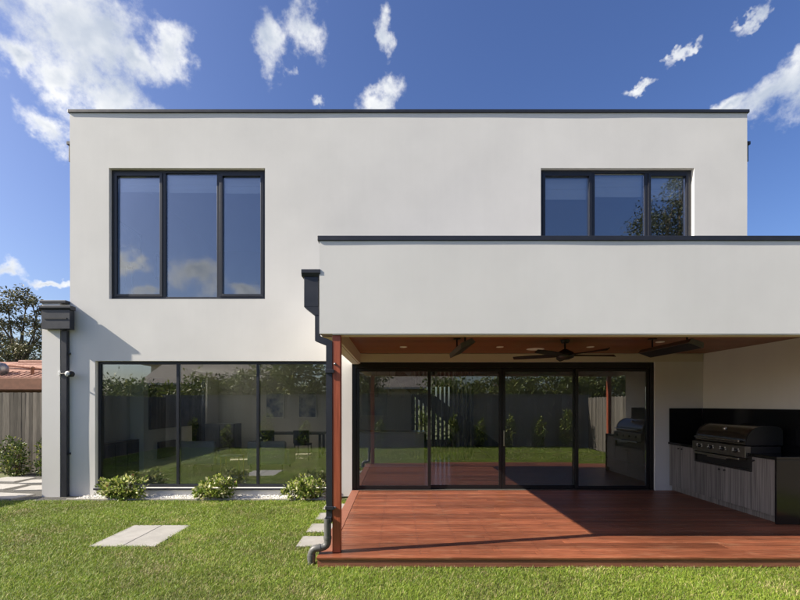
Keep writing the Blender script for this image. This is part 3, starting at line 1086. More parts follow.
def tree(name, label, base, limbs, clumps, n, size, cols, weights, seed, r0=.16, group=None, width=.4):
    """limbs: lists of points from the trunk; clumps: (x, y, z, r, rz)"""
    root = thing(name, label, 'tree', base, group)
    g = np.random.default_rng(seed)
    B = Vector(base)
    top = max(c[2] for c in clumps)
    tr = MB()
    fork = B + Vector((.1, .05, top * .42))
    tr.tube([B - Vector((0, 0, .05)), B + Vector((.05, 0, top * .2)), fork], [r0, r0 * .8, r0 * .6], 10, cap=False)
    for c in clumps:
        e = Vector(c[:3])
        mid = fork.lerp(e, .5) + Vector((g.uniform(-.3, .3), g.uniform(-.3, .3), g.uniform(-.1, .35)))
        tr.tube([fork - Vector((0, 0, .1)), mid, e], [r0 * .42, r0 * .26, r0 * .07], 6, cap=False)
        for q in range(3):
            d = Vector((g.normal(), g.normal(), g.normal() * .7 + .2)).normalized() * c[3] * .9
            tr.tube([mid.lerp(e, .6), e + d * .5, e + d], [r0 * .12, r0 * .08, r0 * .03], 5, cap=False)
    tr.build('trunk', 'bark', root)
    tot = sum(c[3] ** 2 for c in clumps)
    ch = []
    for i, c in enumerate(clumps):
        k = int(n * c[3] ** 2 / tot)
        m = max(4, int(k / 60))                    # twig ends inside the clump give gaps and tufts
        d = g.normal(0, 1, (m, 3)); d /= np.linalg.norm(d, axis=1, keepdims=True)
        cen = np.array(c[:3]) + d * (g.uniform(.25, 1, (m, 1)) ** .5) * np.array([c[3], c[3], c[4]])
        w = g.integers(0, m, k)
        off = g.normal(0, .24 * c[3], (k, 3)) * np.array([1, 1, .75])
        p = cen[w] + off
        ch.append(leaf_cloud(p, off / (c[3] * .3) + np.array([0, 0, -.2]), size, tint_mix(k, cols, weights, .3, seed + i), seed * 3 + i, width))
    leaf_object('crown', ch, 'leaf', root, base)
    return root


def blob_clumps(c, rx, rz, n, r, seed):
    g = np.random.default_rng(seed)
    out = []
    for k in range(n):
        a = 2.39996 * k
        t = (k + .5) / n
        rr = rx * math.sqrt(1 - (2 * t - 1) ** 2) * .8
        out.append((c[0] + rr * math.cos(a) + g.uniform(-.2, .2) * rx, c[1] + rr * math.sin(a) * .9, c[2] + (2 * t - 1) * rz * .85, r * g.uniform(.75, 1.2), r * g.uniform(.55, .85)))
    return out


EUC = [(.10, .105, .045), (.16, .15, .075), (.06, .065, .03), (.24, .20, .12)]
EW = [.4, .3, .2, .1]
GC = [(-23.2, 25.0, 7.9, .95, .6), (-22.2, 25.2, 8.2, .75, .45), (-21.4, 25.0, 7.6, .6, .4), (-24.0, 24.8, 7.3, .9, .55), (-21.3, 25.0, 6.7, .7, .45), (-22.6, 25.4, 6.6, .9, .55), (-20.9, 24.6, 5.7, .7, .5),
      (-23.8, 25.2, 5.4, 1.0, .6), (-22.0, 24.7, 5.0, .9, .55), (-20.9, 25.2, 4.2, .9, .65), (-23.2, 25.3, 3.9, 1.2, .8), (-25.4, 25.6, 6.4, 1.2, .8), (-21.6, 25.3, 3.2, 1.1, .7)]
tree('gum_tree', 'tall open-crowned tree behind the red tiled roof', (-22.6, 25.0, 0), None, GC, 9500, .19, EUC, EW, 71, .22)
for k, (x, y, top, lab) in enumerate(((-26.5, 29, 6.2, 'low dense tree behind the red tiled roof, farther than the open-crowned one'), (-22.6, 31, 5.0, 'low dense tree behind the red tiled roof, beside the house corner'))):
    tree('garden_tree', lab, (x, y, 0), None, blob_clumps((x, y, top * .6), 2.4, top * .38, 10, 1.1, 80 + k), 7000, .2, [(.05, .07, .022), (.09, .10, .03), (.03, .045, .015)], [.4, .3, .3], 83 + k, .2, 'trees behind the red roof')


# ------------------------------------------------------------------ fences
def fence(name, label, a, b, h, m, pitch, parent_loc, face=-1, cap=None, z0=-.012):
    """palings along the line a-b; every second one stands proud; face is the side the palings are nailed to"""
    root = thing(name, label, 'fence', parent_loc)
    A, B = Vector((*a, 0)), Vector((*b, 0))
    L = (B - A).length
    d = (B - A) / L
    nrm = Vector((-d.y, d.x, 0)) * face
    n = int(L / pitch)
    g = random.Random(len(label))
    wd = pitch * .965
    ang = math.atan2(d.y, d.x)
    meshes = []
    for q in range(4):
        mb = MB()
        hh = h + g.uniform(-.015, .012)
        mb.box(-wd / 2, wd / 2, -.008, .008, 0, hh)
        ob = mb.build('paling', m, root)
        meshes.append(ob)
    for k in range(n):
        p = A + d * (pitch * (k + .5)) + nrm * g.uniform(0, .007)
        src = meshes[k % 4]
        if k < 4:
            ob = src
        else:
            ob = src.copy()
            COL.objects.link(ob)
        hh = max(v.co.z for v in src.data.vertices)
        ob.location = p + Vector((0, 0, z0 + hh)) - root.location
        ob.rotation_euler = (g.uniform(-.004, .004), g.uniform(-.006, .006), ang)
    for z in (.35, h * .55, h - .3):
        q0, q1 = A - nrm * .03, B - nrm * .03
        o = MB().box(-L / 2, L / 2, -.019, .019, -.04, .04).build('rail', m, root)
        o.location = (q0 + q1) / 2 + Vector((0, 0, z)) - root.location
        o.rotation_euler.z = ang
    for k in range(int(L / 2.7) + 1):
        p = A + d * min(2.7 * k + .05, L - .05) - nrm * .11
        o = MB().box(-.05, .05, -.05, .05, 0, h - .05).build('fence_post', m, root)
        o.location = p + Vector((0, 0, (h - .05) / 2)) - root.location
        o.rotation_euler.z = ang
    if cap:
        o = MB().box(-L / 2, L / 2, -.055, .055, -.025, .025).build('capping_rail', m, root)
        o.location = (A + B) / 2 + Vector((0, 0, h + z0 + .03)) - root.location
        o.rotation_euler.z = ang
    return root


fence('side_fence', 'weathered grey timber paling fence beside the house, across the path', (-14.6, 10.85), (-6.72, 10.85), 2.06, 'paling', .098, (-9, 10.85, 0), -1)
fence('boundary_fence', 'grey timber paling fence along the lawn side, casting shade on the path', (-9.45, -1.0), (-9.45, 7.55), 2.05, 'paling', .115, (-9.45, 3.5, 0), -1)
fence('boundary_fence', 'grey timber paling fence along the barbecue side of the garden', (7.75, 7.9), (7.75, -1.0), 2.05, 'paling', .115, (7.75, 3.5, 0), -1)
fence('back_fence', 'dark stained paling fence behind the lawn, mirrored in the sliding doors', (-9.62, -1.1), (7.9, -1.1), 2.1, 'dark_paling', .125, (0, -1.1, 0), 1, cap=True)

# ------------------------------------------------------------------ neighbour with the red tiled roof
nb = thing('neighbour_house', 'neighbouring house with red tiled roof and terracotta gutter above the grey fence', 'house', (-14, 15, 0))
box('wall', -20, -8.0, 12.6, 17, 0, 2.25, 'brick', nb)
MB().prism([(12.05, 2.12), (11.98, 2.17), (11.98, 2.50), (12.05, 2.50)], 'x', -20.3, -7.7).build('gutter', 'terracotta', nb, .01)
box('eave', -20.2, -7.8, 12.06, 12.62, 2.16, 2.20, 'terracotta', nb)
rf = MB()
courses = 6
for k in range(courses):
    y0 = 12.02 + k * .30
    z0 = 2.47 + k * .105
    rf.prism([(y0, z0), (y0 + .34, z0 + .115), (y0 + .34, z0 + .155), (y0, z0 + .055)], 'x', -20.3, -7.75)
rfo = rf.build('roof', 'roof_tile', nb)
rf2 = MB().prism([(12.02 + courses * .3, 2.47 + courses * .105), (17.4, 2.3), (12.6, 2.3)], 'x', -20.2, -7.8).build('rear_roof', 'roof_tile', nb)
me = None
for k in range(2):                      # rolls of the nearest courses, tile by tile
    for i in range(12):
        x = -11.55 + i * .2
        y0, z0 = 12.03 + k * .30, 2.51 + k * .105
        if me is None:
            mb = MB()
            mb.tube([(x, y0, z0), (x, y0 + .30, z0 + .105)], .036, 6)
            o = mb.build('tile', 'roof_tile', nb); me = o.data; oc = Vector(o.location) - Vector((x, y0, z0)) + nb.location
        else:
            put('tile', me, Vector((x, y0, z0)) + oc, nb)
MB().tube([(-12.6, 13.1, 3.02), (-10.9, 12.8, 2.86), (-9.8, 12.5, 2.72)], .05, 8).build('ridge_cap', 'roof_tile', nb)
MB().tube([(-12.4, 13.8, 3.14), (-8.4, 13.8, 3.14)], .06, 8).build('ridge_cap', 'roof_tile', nb)
MB().lathe((-10.72, 12.35, 2.50), [(.045, 0), (.045, .30), (.06, .31), (.06, .34), (.0, .37)], 12).build('chimney_pot', 'terracotta', nb)
MB().lathe((-11.62, 12.3, 2.55), [(.12, -.1), (.12, .08), (.16, .10), (.20, .20), (.19, .30), (.12, .40), (.0, .43)], 18).build('roof_vent', 'galvanised', nb)


# ------------------------------------------------------------------ outdoor kitchen
kit = thing('outdoor_kitchen', 'outdoor kitchen bench with grey timber-look doors, black top and splashback', 'kitchen bench', (5.5, 6.85, DECK_Z))
KX, KY0, KY1 = 5.18, 5.71, WALL - .004
ZB = 1.04
MB().box(KX + .022, 5.826, KY0 + .03, KY1, DECK_Z + .10, ZB - .045).build('carcass', 'black_plastic', kit)
MB().box(KX + .06, 5.82, KY0 + .03, KY1, DECK_Z + .002, DECK_Z + .098).build('kickboard', 'cabinet', kit)
BB0, BB1 = 6.20, 7.28
mb = MB()
mb.box(KX - .02, 5.80, KY0 - .003, BB0 - .02, ZB - .04, ZB)
mb.box(KX - .02, 5.80, BB1 + .02, KY1, ZB - .04, ZB)
mb.box(5.70, 5.80, BB0 - .019, BB1 + .019, ZB - .04, ZB)
mb.build('benchtop', 'black_stone', kit, .003)
MB().box(KX - .02, 5.826, KY0 - .003, KY0 + .028, DECK_Z + .002, ZB - .042).build('end_panel', 'black_stone', kit, .003)
MB().box(5.802, 5.828, KY0 - .003, KY1 - .022, ZB - .03, 1.68).build('splashback', 'black_stone', kit, .002)
MB().box(5.18, 5.80, KY1 - .020, KY1, ZB + .001, 1.68).build('splashback', 'black_stone', kit, .002)
doors = [(7.67, 7.985, DECK_Z + .10, ZB - .05, 7.71), (7.285, 7.665, DECK_Z + .10, ZB - .05, 7.62), (6.685, 7.28, DECK_Z + .10, .765, 6.74), (6.145, 6.68, DECK_Z + .10, .765, 6.63), (5.745, 6.14, DECK_Z + .10, ZB - .05, 6.09)]
for a, b, c, d, ky in doors:
    dd = MB().box(KX, KX + .02, a + .002, b - .002, c, d).build('door', 'cabinet', kit, .0015)
    MB().lathe((KX - .002, ky, d - .05), [(.0, -.026), (.014, -.024), (.014, -.016), (.007, -.012), (.007, .002)], 12, 'x').build('knob', 'black_plastic', dd)

# barbecue
bq = thing('barbecue', 'black hooded gas barbecue built into the outdoor kitchen bench', 'barbecue', (5.45, 6.74, .78))
mb = MB()
mb.box(KX - .006, KX + .03, BB0 - .075, BB0 - .03, .77, ZB - .042)
mb.box(KX - .006, KX + .03, BB1 - .0, BB1 + .03, .77, ZB - .042)
mb.box(KX - .006, KX + .03, BB0 - .029, BB1 - .001, .77, .80)
mb.build('surround', 'black_plastic', bq, .002)
MB().box(KX + .03, 5.66, BB0 - .01, BB1 + .0, .80, 1.13).build('firebox', 'black_plastic', bq)
MB().box(KX - .055, KX + .028, BB0 - .02, BB1 + .012, .965, 1.135).build('control_panel', 'panel_steel', bq, .006)
MB().box(KX - .10, KX + .02, BB0 + .05, BB1 - .09, .925, .955).build('drip_tray', 'steel', bq, .005)
MB().box(KX - .12, KX - .098, BB0 + .28, BB1 - .42, .905, .925).build('tray_handle', 'steel', bq, .004)
prof = [(KX - .015, 1.145)]
for a in range(0, 91, 9):
    prof.append((KX - .005 + .27 * (1 - math.cos(R(a))), 1.19 + .24 * math.sin(R(a))))
prof += [(KX + .42, 1.425), (KX + .49, 1.40), (KX + .52, 1.36), (KX + .52, 1.145)]
MB().prism(prof, 'y', BB0 + .03, BB1 - .03, True).build('hood', 'bbq_hood', bq)
for yy in (BB0 + .008, BB1 - .03):
    pr2 = [(p[0] - .004 if p[0] < KX + .2 else p[0] + .006, p[1] + (.006 if p[1] > 1.2 else 0)) for p in prof]
    MB().prism(pr2, 'y', yy, yy + .022).build('hood_end', 'black_plastic', bq)
hd = MB().tube([(KX - .075, BB0 + .08, 1.205), (KX - .075, BB1 - .08, 1.205)], .015, 12).build('handle', 'steel', bq)
for yy in (BB0 + .12, BB1 - .12):
    MB().box(KX - .073, KX - .002, yy - .012, yy + .012, 1.196, 1.214).build('handle_bracket', 'black_plastic', hd)
MB().box(KX - .012, KX + .0, BB0 + .03, BB1 - .03, 1.147, 1.175).build('hood_trim', 'panel_steel', bq)
g_ = MB().lathe((KX + .072, 6.74, 1.368), [(.0, -.016), (.030, -.012), (.034, .0), (.034, .02)], 18, 'x').build('gauge', 'steel', bq)
for k in range(4):
    yy = BB1 - .16 - k * .255
    kn = MB().lathe((KX - .056, yy, 1.055), [(.0, -.034), (.020, -.033), (.025, -.022), (.030, -.006), (.030, .0)], 16, 'x').build('control_knob', 'black_plastic', bq)
    MB().box(KX - .0915, KX - .0895, yy - .003, yy + .003, 1.055, 1.073).build('pointer', 'white_paint', kn)
    mb = MB()
    for j, (oy, oz) in enumerate(((-.062, .0), (-.05, .028), (.05, .028), (.062, .0))):
        mb.box(KX - .0575, KX - .0555, yy + oy - .007, yy + oy + .007, 1.055 + oz - .008, 1.055 + oz + .008)
    mb.build('dial_mark', 'white_paint', bq)

# ------------------------------------------------------------------ under the patio ceiling
CZ = 2.722
fan = thing('ceiling_fan', 'black ceiling fan with long thin blades above the deck', 'ceiling fan', (2.52, 6.3, CZ))
fx, fy = 2.52, 6.3
MB().lathe((fx, fy, CZ), [(.0, -.05), (.05, -.05), (.065, -.02), (.065, .0)], 20).build('canopy', 'black_plastic', fan)
MB().tube([(fx, fy, CZ - .04), (fx, fy, CZ - .15)], .014, 10).build('rod', 'black_plastic', fan)
MB().lathe((fx, fy, CZ - .30), [(.0, .0), (.06, .005), (.12, .03), (.135, .07), (.12, .11), (.06, .14), (.03, .16), (.0, .165)], 28).build('motor', 'black_plastic', fan)
for k in range(5):
    a = R(4 + 72 * k)
    ca, sa = math.cos(a), math.sin(a)
    mb = MB()
    vs, fs = [], []
    N_ = 8
    for i in range(N_ + 1):
        r = .10 + .68 * i / N_
        w = .045 + .02 * math.sin(math.pi * min(1, i / N_ * 1.1)) - (.02 if i == N_ else 0)
        for s, dz in ((-1, -.016), (1, .016)):
            for tt in (0, .008):
                vs.append((fx + ca * r - sa * s * w, fy + sa * r + ca * s * w, CZ - .235 + dz + tt))
    for i in range(N_):
        b = 4 * i
        fs += [(b, b + 4, b + 6, b + 2), (b + 1, b + 3, b + 7, b + 5), (b, b + 1, b + 5, b + 4), (b + 2, b + 6, b + 7, b + 3)]
    fs += [(0, 2, 3, 1), (4 * N_, 4 * N_ + 1, 4 * N_ + 3, 4 * N_ + 2)]
    mb._add(vs, fs)
    mb.build('blade', 'black_plastic', fan)


def heater(x, y0, y1, tilt, label):
    root = thing('patio_heater', label, 'heater', (x, (y0 + y1) / 2, CZ), 'strip heaters under the patio ceiling')
    zc = CZ - .20
    c, s = math.cos(R(tilt)), math.sin(R(tilt))

    def rot(px, pz):
        return (x + px * c - pz * s, zc + px * s + pz * c)
    MB().prism([rot(-.10, -.03), rot(.10, -.03), rot(.08, .035), rot(-.08, .035)], 'y', y0, y1).build('housing', 'heater_body', root, .004)
    MB().prism([rot(-.085, -.034), rot(.085, -.034), rot(.085, -.031), rot(-.085, -.031)], 'y', y0 + .02, y1 - .02).build('emitter', 'black_plastic', root)
    for yy in (y0 + .18, y1 - .18):
        b = MB().tube([(x, yy, CZ - .001), (x, yy, zc + .03)], .012, 8).build('hanger', 'black_plastic', root)
        MB().box(x - .05, x + .05, yy - .03, yy + .03, CZ - .014, CZ - .002).build('mount', 'black_plastic', root)


heater(.88, 5.25, 6.35, 24, 'strip heater on the patio ceiling, hanging left of the ceiling fan')
heater(3.75, 5.25, 6.35, -20, 'strip heater on the patio ceiling, hanging between ceiling fan and barbecue wall')
bpy.data.objects['patio_heater']['label'] = 'slim strip heater under the patio ceiling, between timber post and ceiling fan'


def disc(name, x, y, r, label, cat, group=None):
    root = thing(name, label, cat, (x, y, CZ), group)
    MB().lathe((x, y, CZ), [(r * .72, -.004), (r * .8, -.010), (r, -.006), (r, .0)], 24).build('trim_ring', 'white_paint', root)
    MB().lathe((x, y, CZ), [(.0, -.005), (r * .72, -.004)], 24).build('grille' if cat == 'speaker' else 'lens', 'white_paint', root)


disc('ceiling_speaker', 2.42, 7.35, .15, 'round white speaker set flush in the timber patio ceiling', 'speaker')
for x, y, lab in ((.11, 7.06, 'small round white downlight in the patio ceiling, closest to the timber post'), (1.73, 7.06, 'small round white downlight in the patio ceiling between strip heater and round speaker'),
                  (3.25, 7.06, 'small round white downlight in the patio ceiling just behind the ceiling fan'), (4.07, 6.5, 'small round white downlight in the patio ceiling beside the heater near the barbecue')):
    disc('downlight', x, y, .062, lab, 'downlight', 'downlights in the patio ceiling')

# security light beside the left downpipe
sl = thing('security_light', 'small white spotlight with black shroud on the wall beside the downpipe', 'light', (-6.2, WALL - .02, 2.32))
MB().tube([(-6.36, WALL - .081, 2.34), (-6.29, WALL - .115, 2.33), (-6.22, WALL - .115, 2.33)], .011, 8).build('arm', 'black_plastic', sl)
MB().box(-6.385, -6.345, WALL - .09, WALL - .076, 2.30, 2.38).build('mount', 'white_paint', sl, .003)
MB().lathe((-6.16, WALL - .13, 2.325), [(.0, -.052), (.03, -.048), (.050, -.02), (.052, .02), (.040, .05), (.0, .06)], 18, 'y').build('lamp_head', 'white_paint', sl)
MB().lathe((-6.125, WALL - .12, 2.322), [(.030, -.045), (.056, -.03), (.056, .035), (.030, .05)], 18, 'y').build('shroud', 'black_plastic', sl)

# ------------------------------------------------------------------ inside, ground floor
tv = thing('television', 'large wall-mounted television on the white chimney breast', 'television', (-5.70, 10.7, 1.2))
MB().box(-5.718, -5.66, 9.66, 11.62, 1.17, 2.36).build('screen', 'tv_black', tv, .004)
cu = thing('low_cupboard', 'low dark cupboard inside the window beside the chimney breast', 'cupboard', (-5.9, 8.9, .13))
MB().box(-6.026, -5.83, 8.26, 9.475, .20, .93).build('body', 'cupboard_dark', cu, .003)
MB().box(-6.026, -5.815, 8.25, 9.477, .932, .965).build('top', 'cupboard_dark', cu, .003)
MB().box(-6.02, -5.87, 8.30, 9.45, .132, .198).build('plinth', 'black_plastic', cu)
for a in (8.27, 8.675, 9.08):
    MB().box(-5.829, -5.812, a, a + .39, .21, .92).build('door', 'cupboard_dark', cu, .002)
cu2 = thing('tall_cabinet', 'dark cabinet against the far wall of the living room', 'cabinet', (-5.3, 13.2, .13))
MB().box(-5.9, -5.0, 12.9, 13.5, .132, 1.15).build('body', 'cupboard_dark', cu2, .004)
MB().box(-5.88, -5.46, 12.88, 12.898, .15, 1.13).build('door', 'cupboard_dark', cu2)
MB().box(-5.44, -5.02, 12.88, 12.898, .15, 1.13).build('door', 'cupboard_dark', cu2)


def armchair(x, y, label, group):
    root = thing('armchair', label, 'armchair', (x, y, .13), group)
    MB().box(x - .46, x + .46, y - .12, y + .06, .30, .86).build('backrest', 'linen', root, .05)
    MB().box(x - .44, x + .44, y + .062, y + .78, .28, .50).build('seat', 'linen', root, .05)
    for s in (-1, 1):
        MB().box(x + s * .40 - .06 + s * .06, x + s * .40 + .06 + s * .06, y + .065, y + .74, .26, .64).build('armrest', 'linen', root, .04)
    for sx in (-.38, .38):
        for sy in (-.05, .66):
            MB().tube([(x + sx, y + sy, .131), (x + sx, y + sy, .30)], [.014, .02], 8).build('leg', 'cupboard_dark', root)


armchair(-4.85, 10.2, 'pale upholstered armchair inside the big window, nearer the television', 'armchairs in the living room')
armchair(-3.15, 10.2, 'pale upholstered armchair inside the big window, beside the brass side table', 'armchairs in the living room')
st = thing('side_table', 'slim brass side table with pale square top inside the big window', 'table', (-3.6, 9.15, .13))
MB().box(-3.80, -3.38, 9.0, 9.3, .632, .652).build('table_top', 'marble', st, .003)
for sx in (-3.79, -3.40):
    for sy in (9.01, 9.28):
        MB().box(sx, sx + .014, sy, sy + .014, .132, .631).build('leg', 'brass', st)
MB().box(-3.775, -3.405, 9.01, 9.29, .17, .182).build('shelf', 'marble', st)


def picture(x, z, w, h, y, m, label, group=None, along='x', yc=None):
    if along == 'x':
        root = thing('framed_picture', label, 'picture', (x, y, z), group)
        bars(MB(), x - w / 2, x + w / 2, z - h / 2, z + h / 2, .03, y - .03, y - .002).build('frame', 'white_paint', root)
        MB().box(x - w / 2 + .031, x + w / 2 - .031, y - .014, y - .003, z - h / 2 + .031, z + h / 2 - .031).build('print', m, root)
    else:
        root = thing('framed_picture', label, 'picture', (x, yc, z), group)
        mb = MB()
        mb.box(x + .002, x + .035, yc - w / 2, yc - w / 2 + .045, z - h / 2, z + h / 2)
        mb.box(x + .002, x + .035, yc + w / 2 - .045, yc + w / 2, z - h / 2, z + h / 2)
        mb.box(x + .002, x + .035, yc - w / 2 + .046, yc + w / 2 - .046, z - h / 2, z - h / 2 + .045)
        mb.box(x + .002, x + .035, yc - w / 2 + .046, yc + w / 2 - .046, z + h / 2 - .045, z + h / 2)
        mb.build('frame', 'frame_grey', root)
        MB().box(x + .003, x + .014, yc - w / 2 + .046, yc + w / 2 - .046, z - h / 2 + .046, z + h / 2 - .046).build('print', m, root)


picture(-4.12, 1.72, .62, .86, 14.175, 'art_blue', 'blue abstract picture on the far living room wall, left of the gap to its twin', None)
bpy.data.objects['framed_picture']['label'] = 'blue abstract picture on the far living room wall, the one nearer the television'
picture(-3.02, 1.72, .62, .86, 14.175, 'art_blue', 'blue abstract picture on the far living room wall, the one nearer the stairs')
picture(-.75, 1.75, .9, .8, 14.175, 'art_soft', 'pale framed picture on the wall between living room and stair window')


def dining_chair(x, y, label):
    root = thing('dining_chair', label, 'chair', (x, y, .13), 'dark dining chairs')
    MB().box(x - .22, x + .22, y - .22, y + .22, .56, .61).build('seat', 'cupboard_dark', root, .012)
    MB().box(x - .23, x + .23, y - .26, y - .225, .62, 1.0).build('backrest', 'cupboard_dark', root, .012)
    for sx in (-.19, .19):
        for sy in (-.2, .2):
            MB().tube([(x + sx * 1.1, y + sy * 1.1, .131), (x + sx, y + sy, .56)], .014, 8).build('leg', 'cupboard_dark', root)


dining_chair(-3.75, 12.3, 'dark dining chair behind the armchairs, nearer the far cabinet')
dining_chair(-2.75, 12.3, 'dark dining chair behind the armchairs, nearer the stairs')
dt = thing('dining_table', 'dark dining table in the middle of the open living space', 'table', (-3.2, 12.95, .13))
MB().box(-4.2, -2.2, 12.55, 13.4, .84, .88).build('table_top', 'cupboard_dark', dt, .006)
for sx in (-4.1, -2.36):
    for sy in (12.62, 13.26):
        MB().box(sx, sx + .07, sy, sy + .07, .132, .839).build('leg', 'cupboard_dark', dt)

# stairs with their batten screen in front of the rear window
sr = thing('staircase', 'dark open staircase rising past the rear window, seen through the doors', 'staircase', (1.6, 12.8, .13))
S0, S1 = Vector((3.05, 0, .13)), Vector((.05, 0, 2.60))
n = 14
for k in range(n):
    p = S0.lerp(S1, (k + .5) / n)
    MB().box(p.x - .15, p.x + .13, 12.42, 13.3, p.z - .02, p.z + .03).build('tread', 'cupboard_dark', sr)
for yy in (12.36, 13.31):
    MB().prism([(S0.x + .18, .135), (S0.x - .22, .135), (S1.x - .1, S1.z - .1), (S1.x - .1, 2.73), (S1.x + .1, 2.73), (S0.x + .18, .42)], 'y', yy, yy + .05).build('stringer', 'black_plastic', sr)
k = 0
x = .42
while x < 2.2:
    p = S0.z + (S0.x - x) / (S0.x - S1.x) * (S1.z - S0.z)
    MB().box(x, x + .075, 12.30, 12.35, .132, 2.735).build('batten', 'cupboard_dark', sr)
    x += .125
rwn = bars(MB(), .555, 1.845, .505, 2.395, .05, 14.24, 14.32)
rwn.box(1.17, 1.23, 14.24, 14.32, .556, 2.344)
rwo = rwn.build('window', 'frame_metal', house)
for a, b in ((.606, 1.169), (1.231, 1.794)):
    box('pane', a, b, 14.27, 14.28, .557, 2.343, 'glass_clear', rwo)
for r in RW[1:]:
    wo = bars(MB(), r[0] + .005, r[1] - .005, r[2] + .005, r[3] - .005, .05, 14.24, 14.32).build('window', 'frame_metal', house)
    box('pane', r[0] + .056, r[1] - .056, 14.27, 14.28, r[2] + .056, r[3] - .056, 'glass_far', wo)
for a, b, c, d in ADDED_WIN:
    mb = MB()
    for q0, q1, r0, r1 in ((a + .005, a + .055, c + .005, d - .005), (b - .055, b - .005, c + .005, d - .005), (a + .056, b - .056, c + .005, c + .055), (a + .056, b - .056, d - .055, d - .005)):
        mb.box(XL + .06, XL + .13, q0, q1, r0, r1)
    wo = mb.build('window', 'frame_metal', house)  # frame of the added opening that brings sun into the room
    box('pane', XL + .09, XL + .10, a + .056, b - .056, c + .056, d - .056, 'glass_clear', wo)
for k, x in enumerate((-.55, -.2, .15)):
    pl = thing('pendant_light', 'slender pale pendant light hanging inside the sliding doors', 'pendant light', (x, 11.2, 2.1), 'pendant lights inside the doors')
    MB().tube([(x, 11.2, 2.735), (x, 11.2, 2.30)], .005, 6).build('cord', 'black_plastic', pl)
    MB().lathe((x, 11.2, 1.95), [(.03, 0), (.055, .02), (.055, .30), (.02, .36), (.0, .365)], 16).build('lamp_shade', 'linen', pl)
isl = thing('kitchen_island', 'pale kitchen island with stone top inside the sliding doors', 'kitchen island', (-.2, 11.2, .13))
MB().box(-1.2, .7, 10.85, 11.6, .132, 1.0).build('body', 'inner_white', isl)
MB().box(-1.25, .75, 10.80, 11.65, 1.002, 1.04).build('benchtop', 'marble', isl, .004)

# ------------------------------------------------------------------ inside, upper floor
picture(XL + .2, 5.36, .86, .72, 0, 'art_soft', 'framed picture high on the bedroom wall, the one closer to the window', None, 'y', 9.45)
picture(XL + .2, 5.20, .60, .62, 0, 'art_soft', 'framed picture high on the bedroom wall, the one deeper in the room', None, 'y', 10.75)
fl = thing('floor_lamp', 'tripod floor lamp with white shade inside the upper window', 'lamp', (-5.55, 8.85, 3.07))
lx, ly = -5.60, 8.80
MB().lathe((lx, ly, 4.66), [(.24, 0), (.20, .33)], 24).build('lamp_shade', 'white_paint', fl)
for k in range(3):
    a = R(90 + 120 * k)
    MB().tube([(lx + .04 * math.cos(a), ly + .04 * math.sin(a), 4.64), (lx + .26 * math.cos(a), ly + .26 * math.sin(a), 3.072)], .014, 8).build('leg', 'frame_grey', fl)
MB().lathe((lx, ly, 4.60), [(.0, .0), (.06, .005), (.06, .05), (.012, .06), (.012, .20), (.0, .21)], 14).build('stem', 'frame_grey', fl)
bd = thing('bed', 'low bed with pale cover inside the upper window', 'bed', (-4.3, 11.2, 3.07))
MB().box(-5.2, -3.4, 10.2, 12.2, 3.10, 3.35).build('base', 'cupboard_dark', bd, .01)
MB().box(-5.18, -3.42, 10.22, 12.18, 3.352, 3.62).build('mattress', 'linen', bd, .05)

# ------------------------------------------------------------------ the garden and neighbours behind the camera (mirrored in the glass)
HD = [(.08, .12, .025), (.14, .19, .04), (.05, .08, .02), (.24, .27, .07)]
HD2 = [(.12, .17, .035), (.20, .25, .06), (.07, .11, .025), (.32, .34, .10)]
sx = [-8.3, -6.9, -5.2, -3.7, -2.0, -.75, .95, 2.15, 3.3, 4.5, 5.7, 6.8]
for k, x in enumerate(sx):
    h = (1.15, .9, 1.3, 1.0, 1.45, 1.1, 1.35, 1.2, 1.05, 1.3, 1.1, 1.4)[k]
    shrub('garden_shrub', 'young leafy shrub planted against the dark back fence', 'shrub',
          [(x, -.72, h * .55, .26, .22, h * .42), (x + .08, -.7, h * .85, .16, .16, h * .22), (x, -.7, h * .2, .2, .2, h * .18)], 700, .095, HD2, [.3, .3, .2, .2], 200 + k, 'shrubs along the back fence')
tl = [(-16.5, -7.6, 3.0), (-13.2, -6.4, 2.7), (-10.2, -6.0, 3.1), (-7.6, -6.4, 3.7), (-5.0, -6.0, 4.1), (-2.6, -7.4, 4.3), (3.6, -9.5, 3.2), (6.2, -8.0, 3.5), (9.4, -8.8, 3.8), (12.6, -9.8, 4.4)]
for k, (x, y, h) in enumerate(tl):
    tree('hedge_tree', 'dense green garden tree standing beyond the back fence', (x, y, 0), None, blob_clumps((x, y, h * .62), 1.7, h * .34, 8, 1.05, 300 + k), 5200, .24,
         [(.09, .12, .03), (.16, .19, .05), (.06, .085, .022), (.24, .24, .08)], [.35, .3, .25, .1], 320 + k, .15, 'trees beyond the back fence')
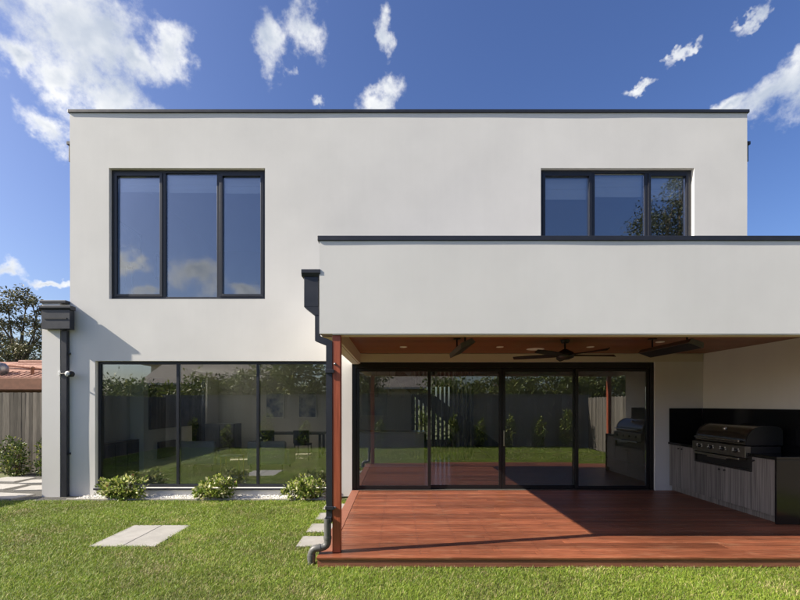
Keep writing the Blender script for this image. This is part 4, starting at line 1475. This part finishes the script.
tree('tall_pine', 'tall dark tree beyond the back fence, mirrored in the upper window', (17.0, -9.5, 0), None,
     [(17.2, -9.5, 15.0, .9, .9), (16.2, -9.3, 13.6, 1.3, .9), (18.2, -9.8, 13.2, 1.5, 1.0), (15.2, -9.2, 12.2, 1.3, .9), (17.2, -9.4, 11.6, 1.8, 1.1), (19.4, -9.6, 11.2, 1.5, 1.0),
      (14.2, -9.2, 10.6, 1.3, .8), (16.0, -9.6, 9.8, 1.8, 1.0), (18.4, -9.4, 9.0, 2.0, 1.2), (14.8, -9.3, 8.2, 1.8, 1.1), (17.0, -9.6, 7.2, 2.1, 1.2), (13.0, -9.3, 9.0, .9, .6)], 26000, .17,
     [(.050, .062, .022), (.09, .10, .03), (.03, .042, .018)], [.4, .25, .35], 401, .35)


def back_house(x0, x1, y0, y1, zw, zr, wallm, roofm, label, wins):
    root = thing('neighbour_house', label, 'house', ((x0 + x1) / 2, (y0 + y1) / 2, 0))
    box('wall', x0, x1, y0, y1, 0, zw, wallm, root)
    ym = (y0 + y1) / 2
    MB().prism([(y0 - .5, zw + .004), (y1 + .5, zw + .004), (y1 + .5, zw + .12), (ym, zr), (y0 - .5, zw + .12)], 'x', x0 - .5, x1 + .5).build('roof', roofm, root)
    MB().box(x0 - .5, x1 + .5, y1 + .502, y1 + .60, zw + .0, zw + .13).build('gutter', 'cream', root)
    for a, b, c, d in wins:
        w = bars(MB(), a, b, c, d, .06, y1 + .002, y1 + .06).build('window', 'white_paint', root)
        box('pane', a + .061, b - .061, y1 + .012, y1 + .02, c + .061, d - .061, 'glass_far', w)


back_house(-17.5, -9.8, -20, -13.5, 3.1, 5.1, 'brick', 'grey_tile', 'single-storey brick house with grey tiled roof beyond the back fence', [(-15.5, -14.2, 1.1, 2.4), (-12.5, -11.2, 1.1, 2.4)])
back_house(-20.5, -17.6, -24, -19, 5.0, 6.2, 'cream', 'grey_tile', 'two-storey cream house beyond the back fence', [(-19.6, -18.6, 3.4, 4.5)])
back_house(-4.0, 3.4, -18, -12.5, 2.75, 4.3, 'cream', 'grey_tile', 'low cream house with grey roof directly beyond the back fence', [(-2.5, -1.2, 1.0, 2.2), (.8, 2.1, 1.0, 2.2)])
# hedge on the street side, seen through the stair window
for k in range(4):
    x = -1.2 + k * 1.9
    shrub('street_shrub', 'leafy shrub on the street side, seen through the stair window', 'shrub',
          [(x, 19.0, .8, 1.0, .6, .75), (x + .4, 18.9, 1.3, .7, .5, .45)], 900, .16, HD, [.3, .3, .2, .2], 500 + k, 'shrubs on the street side')
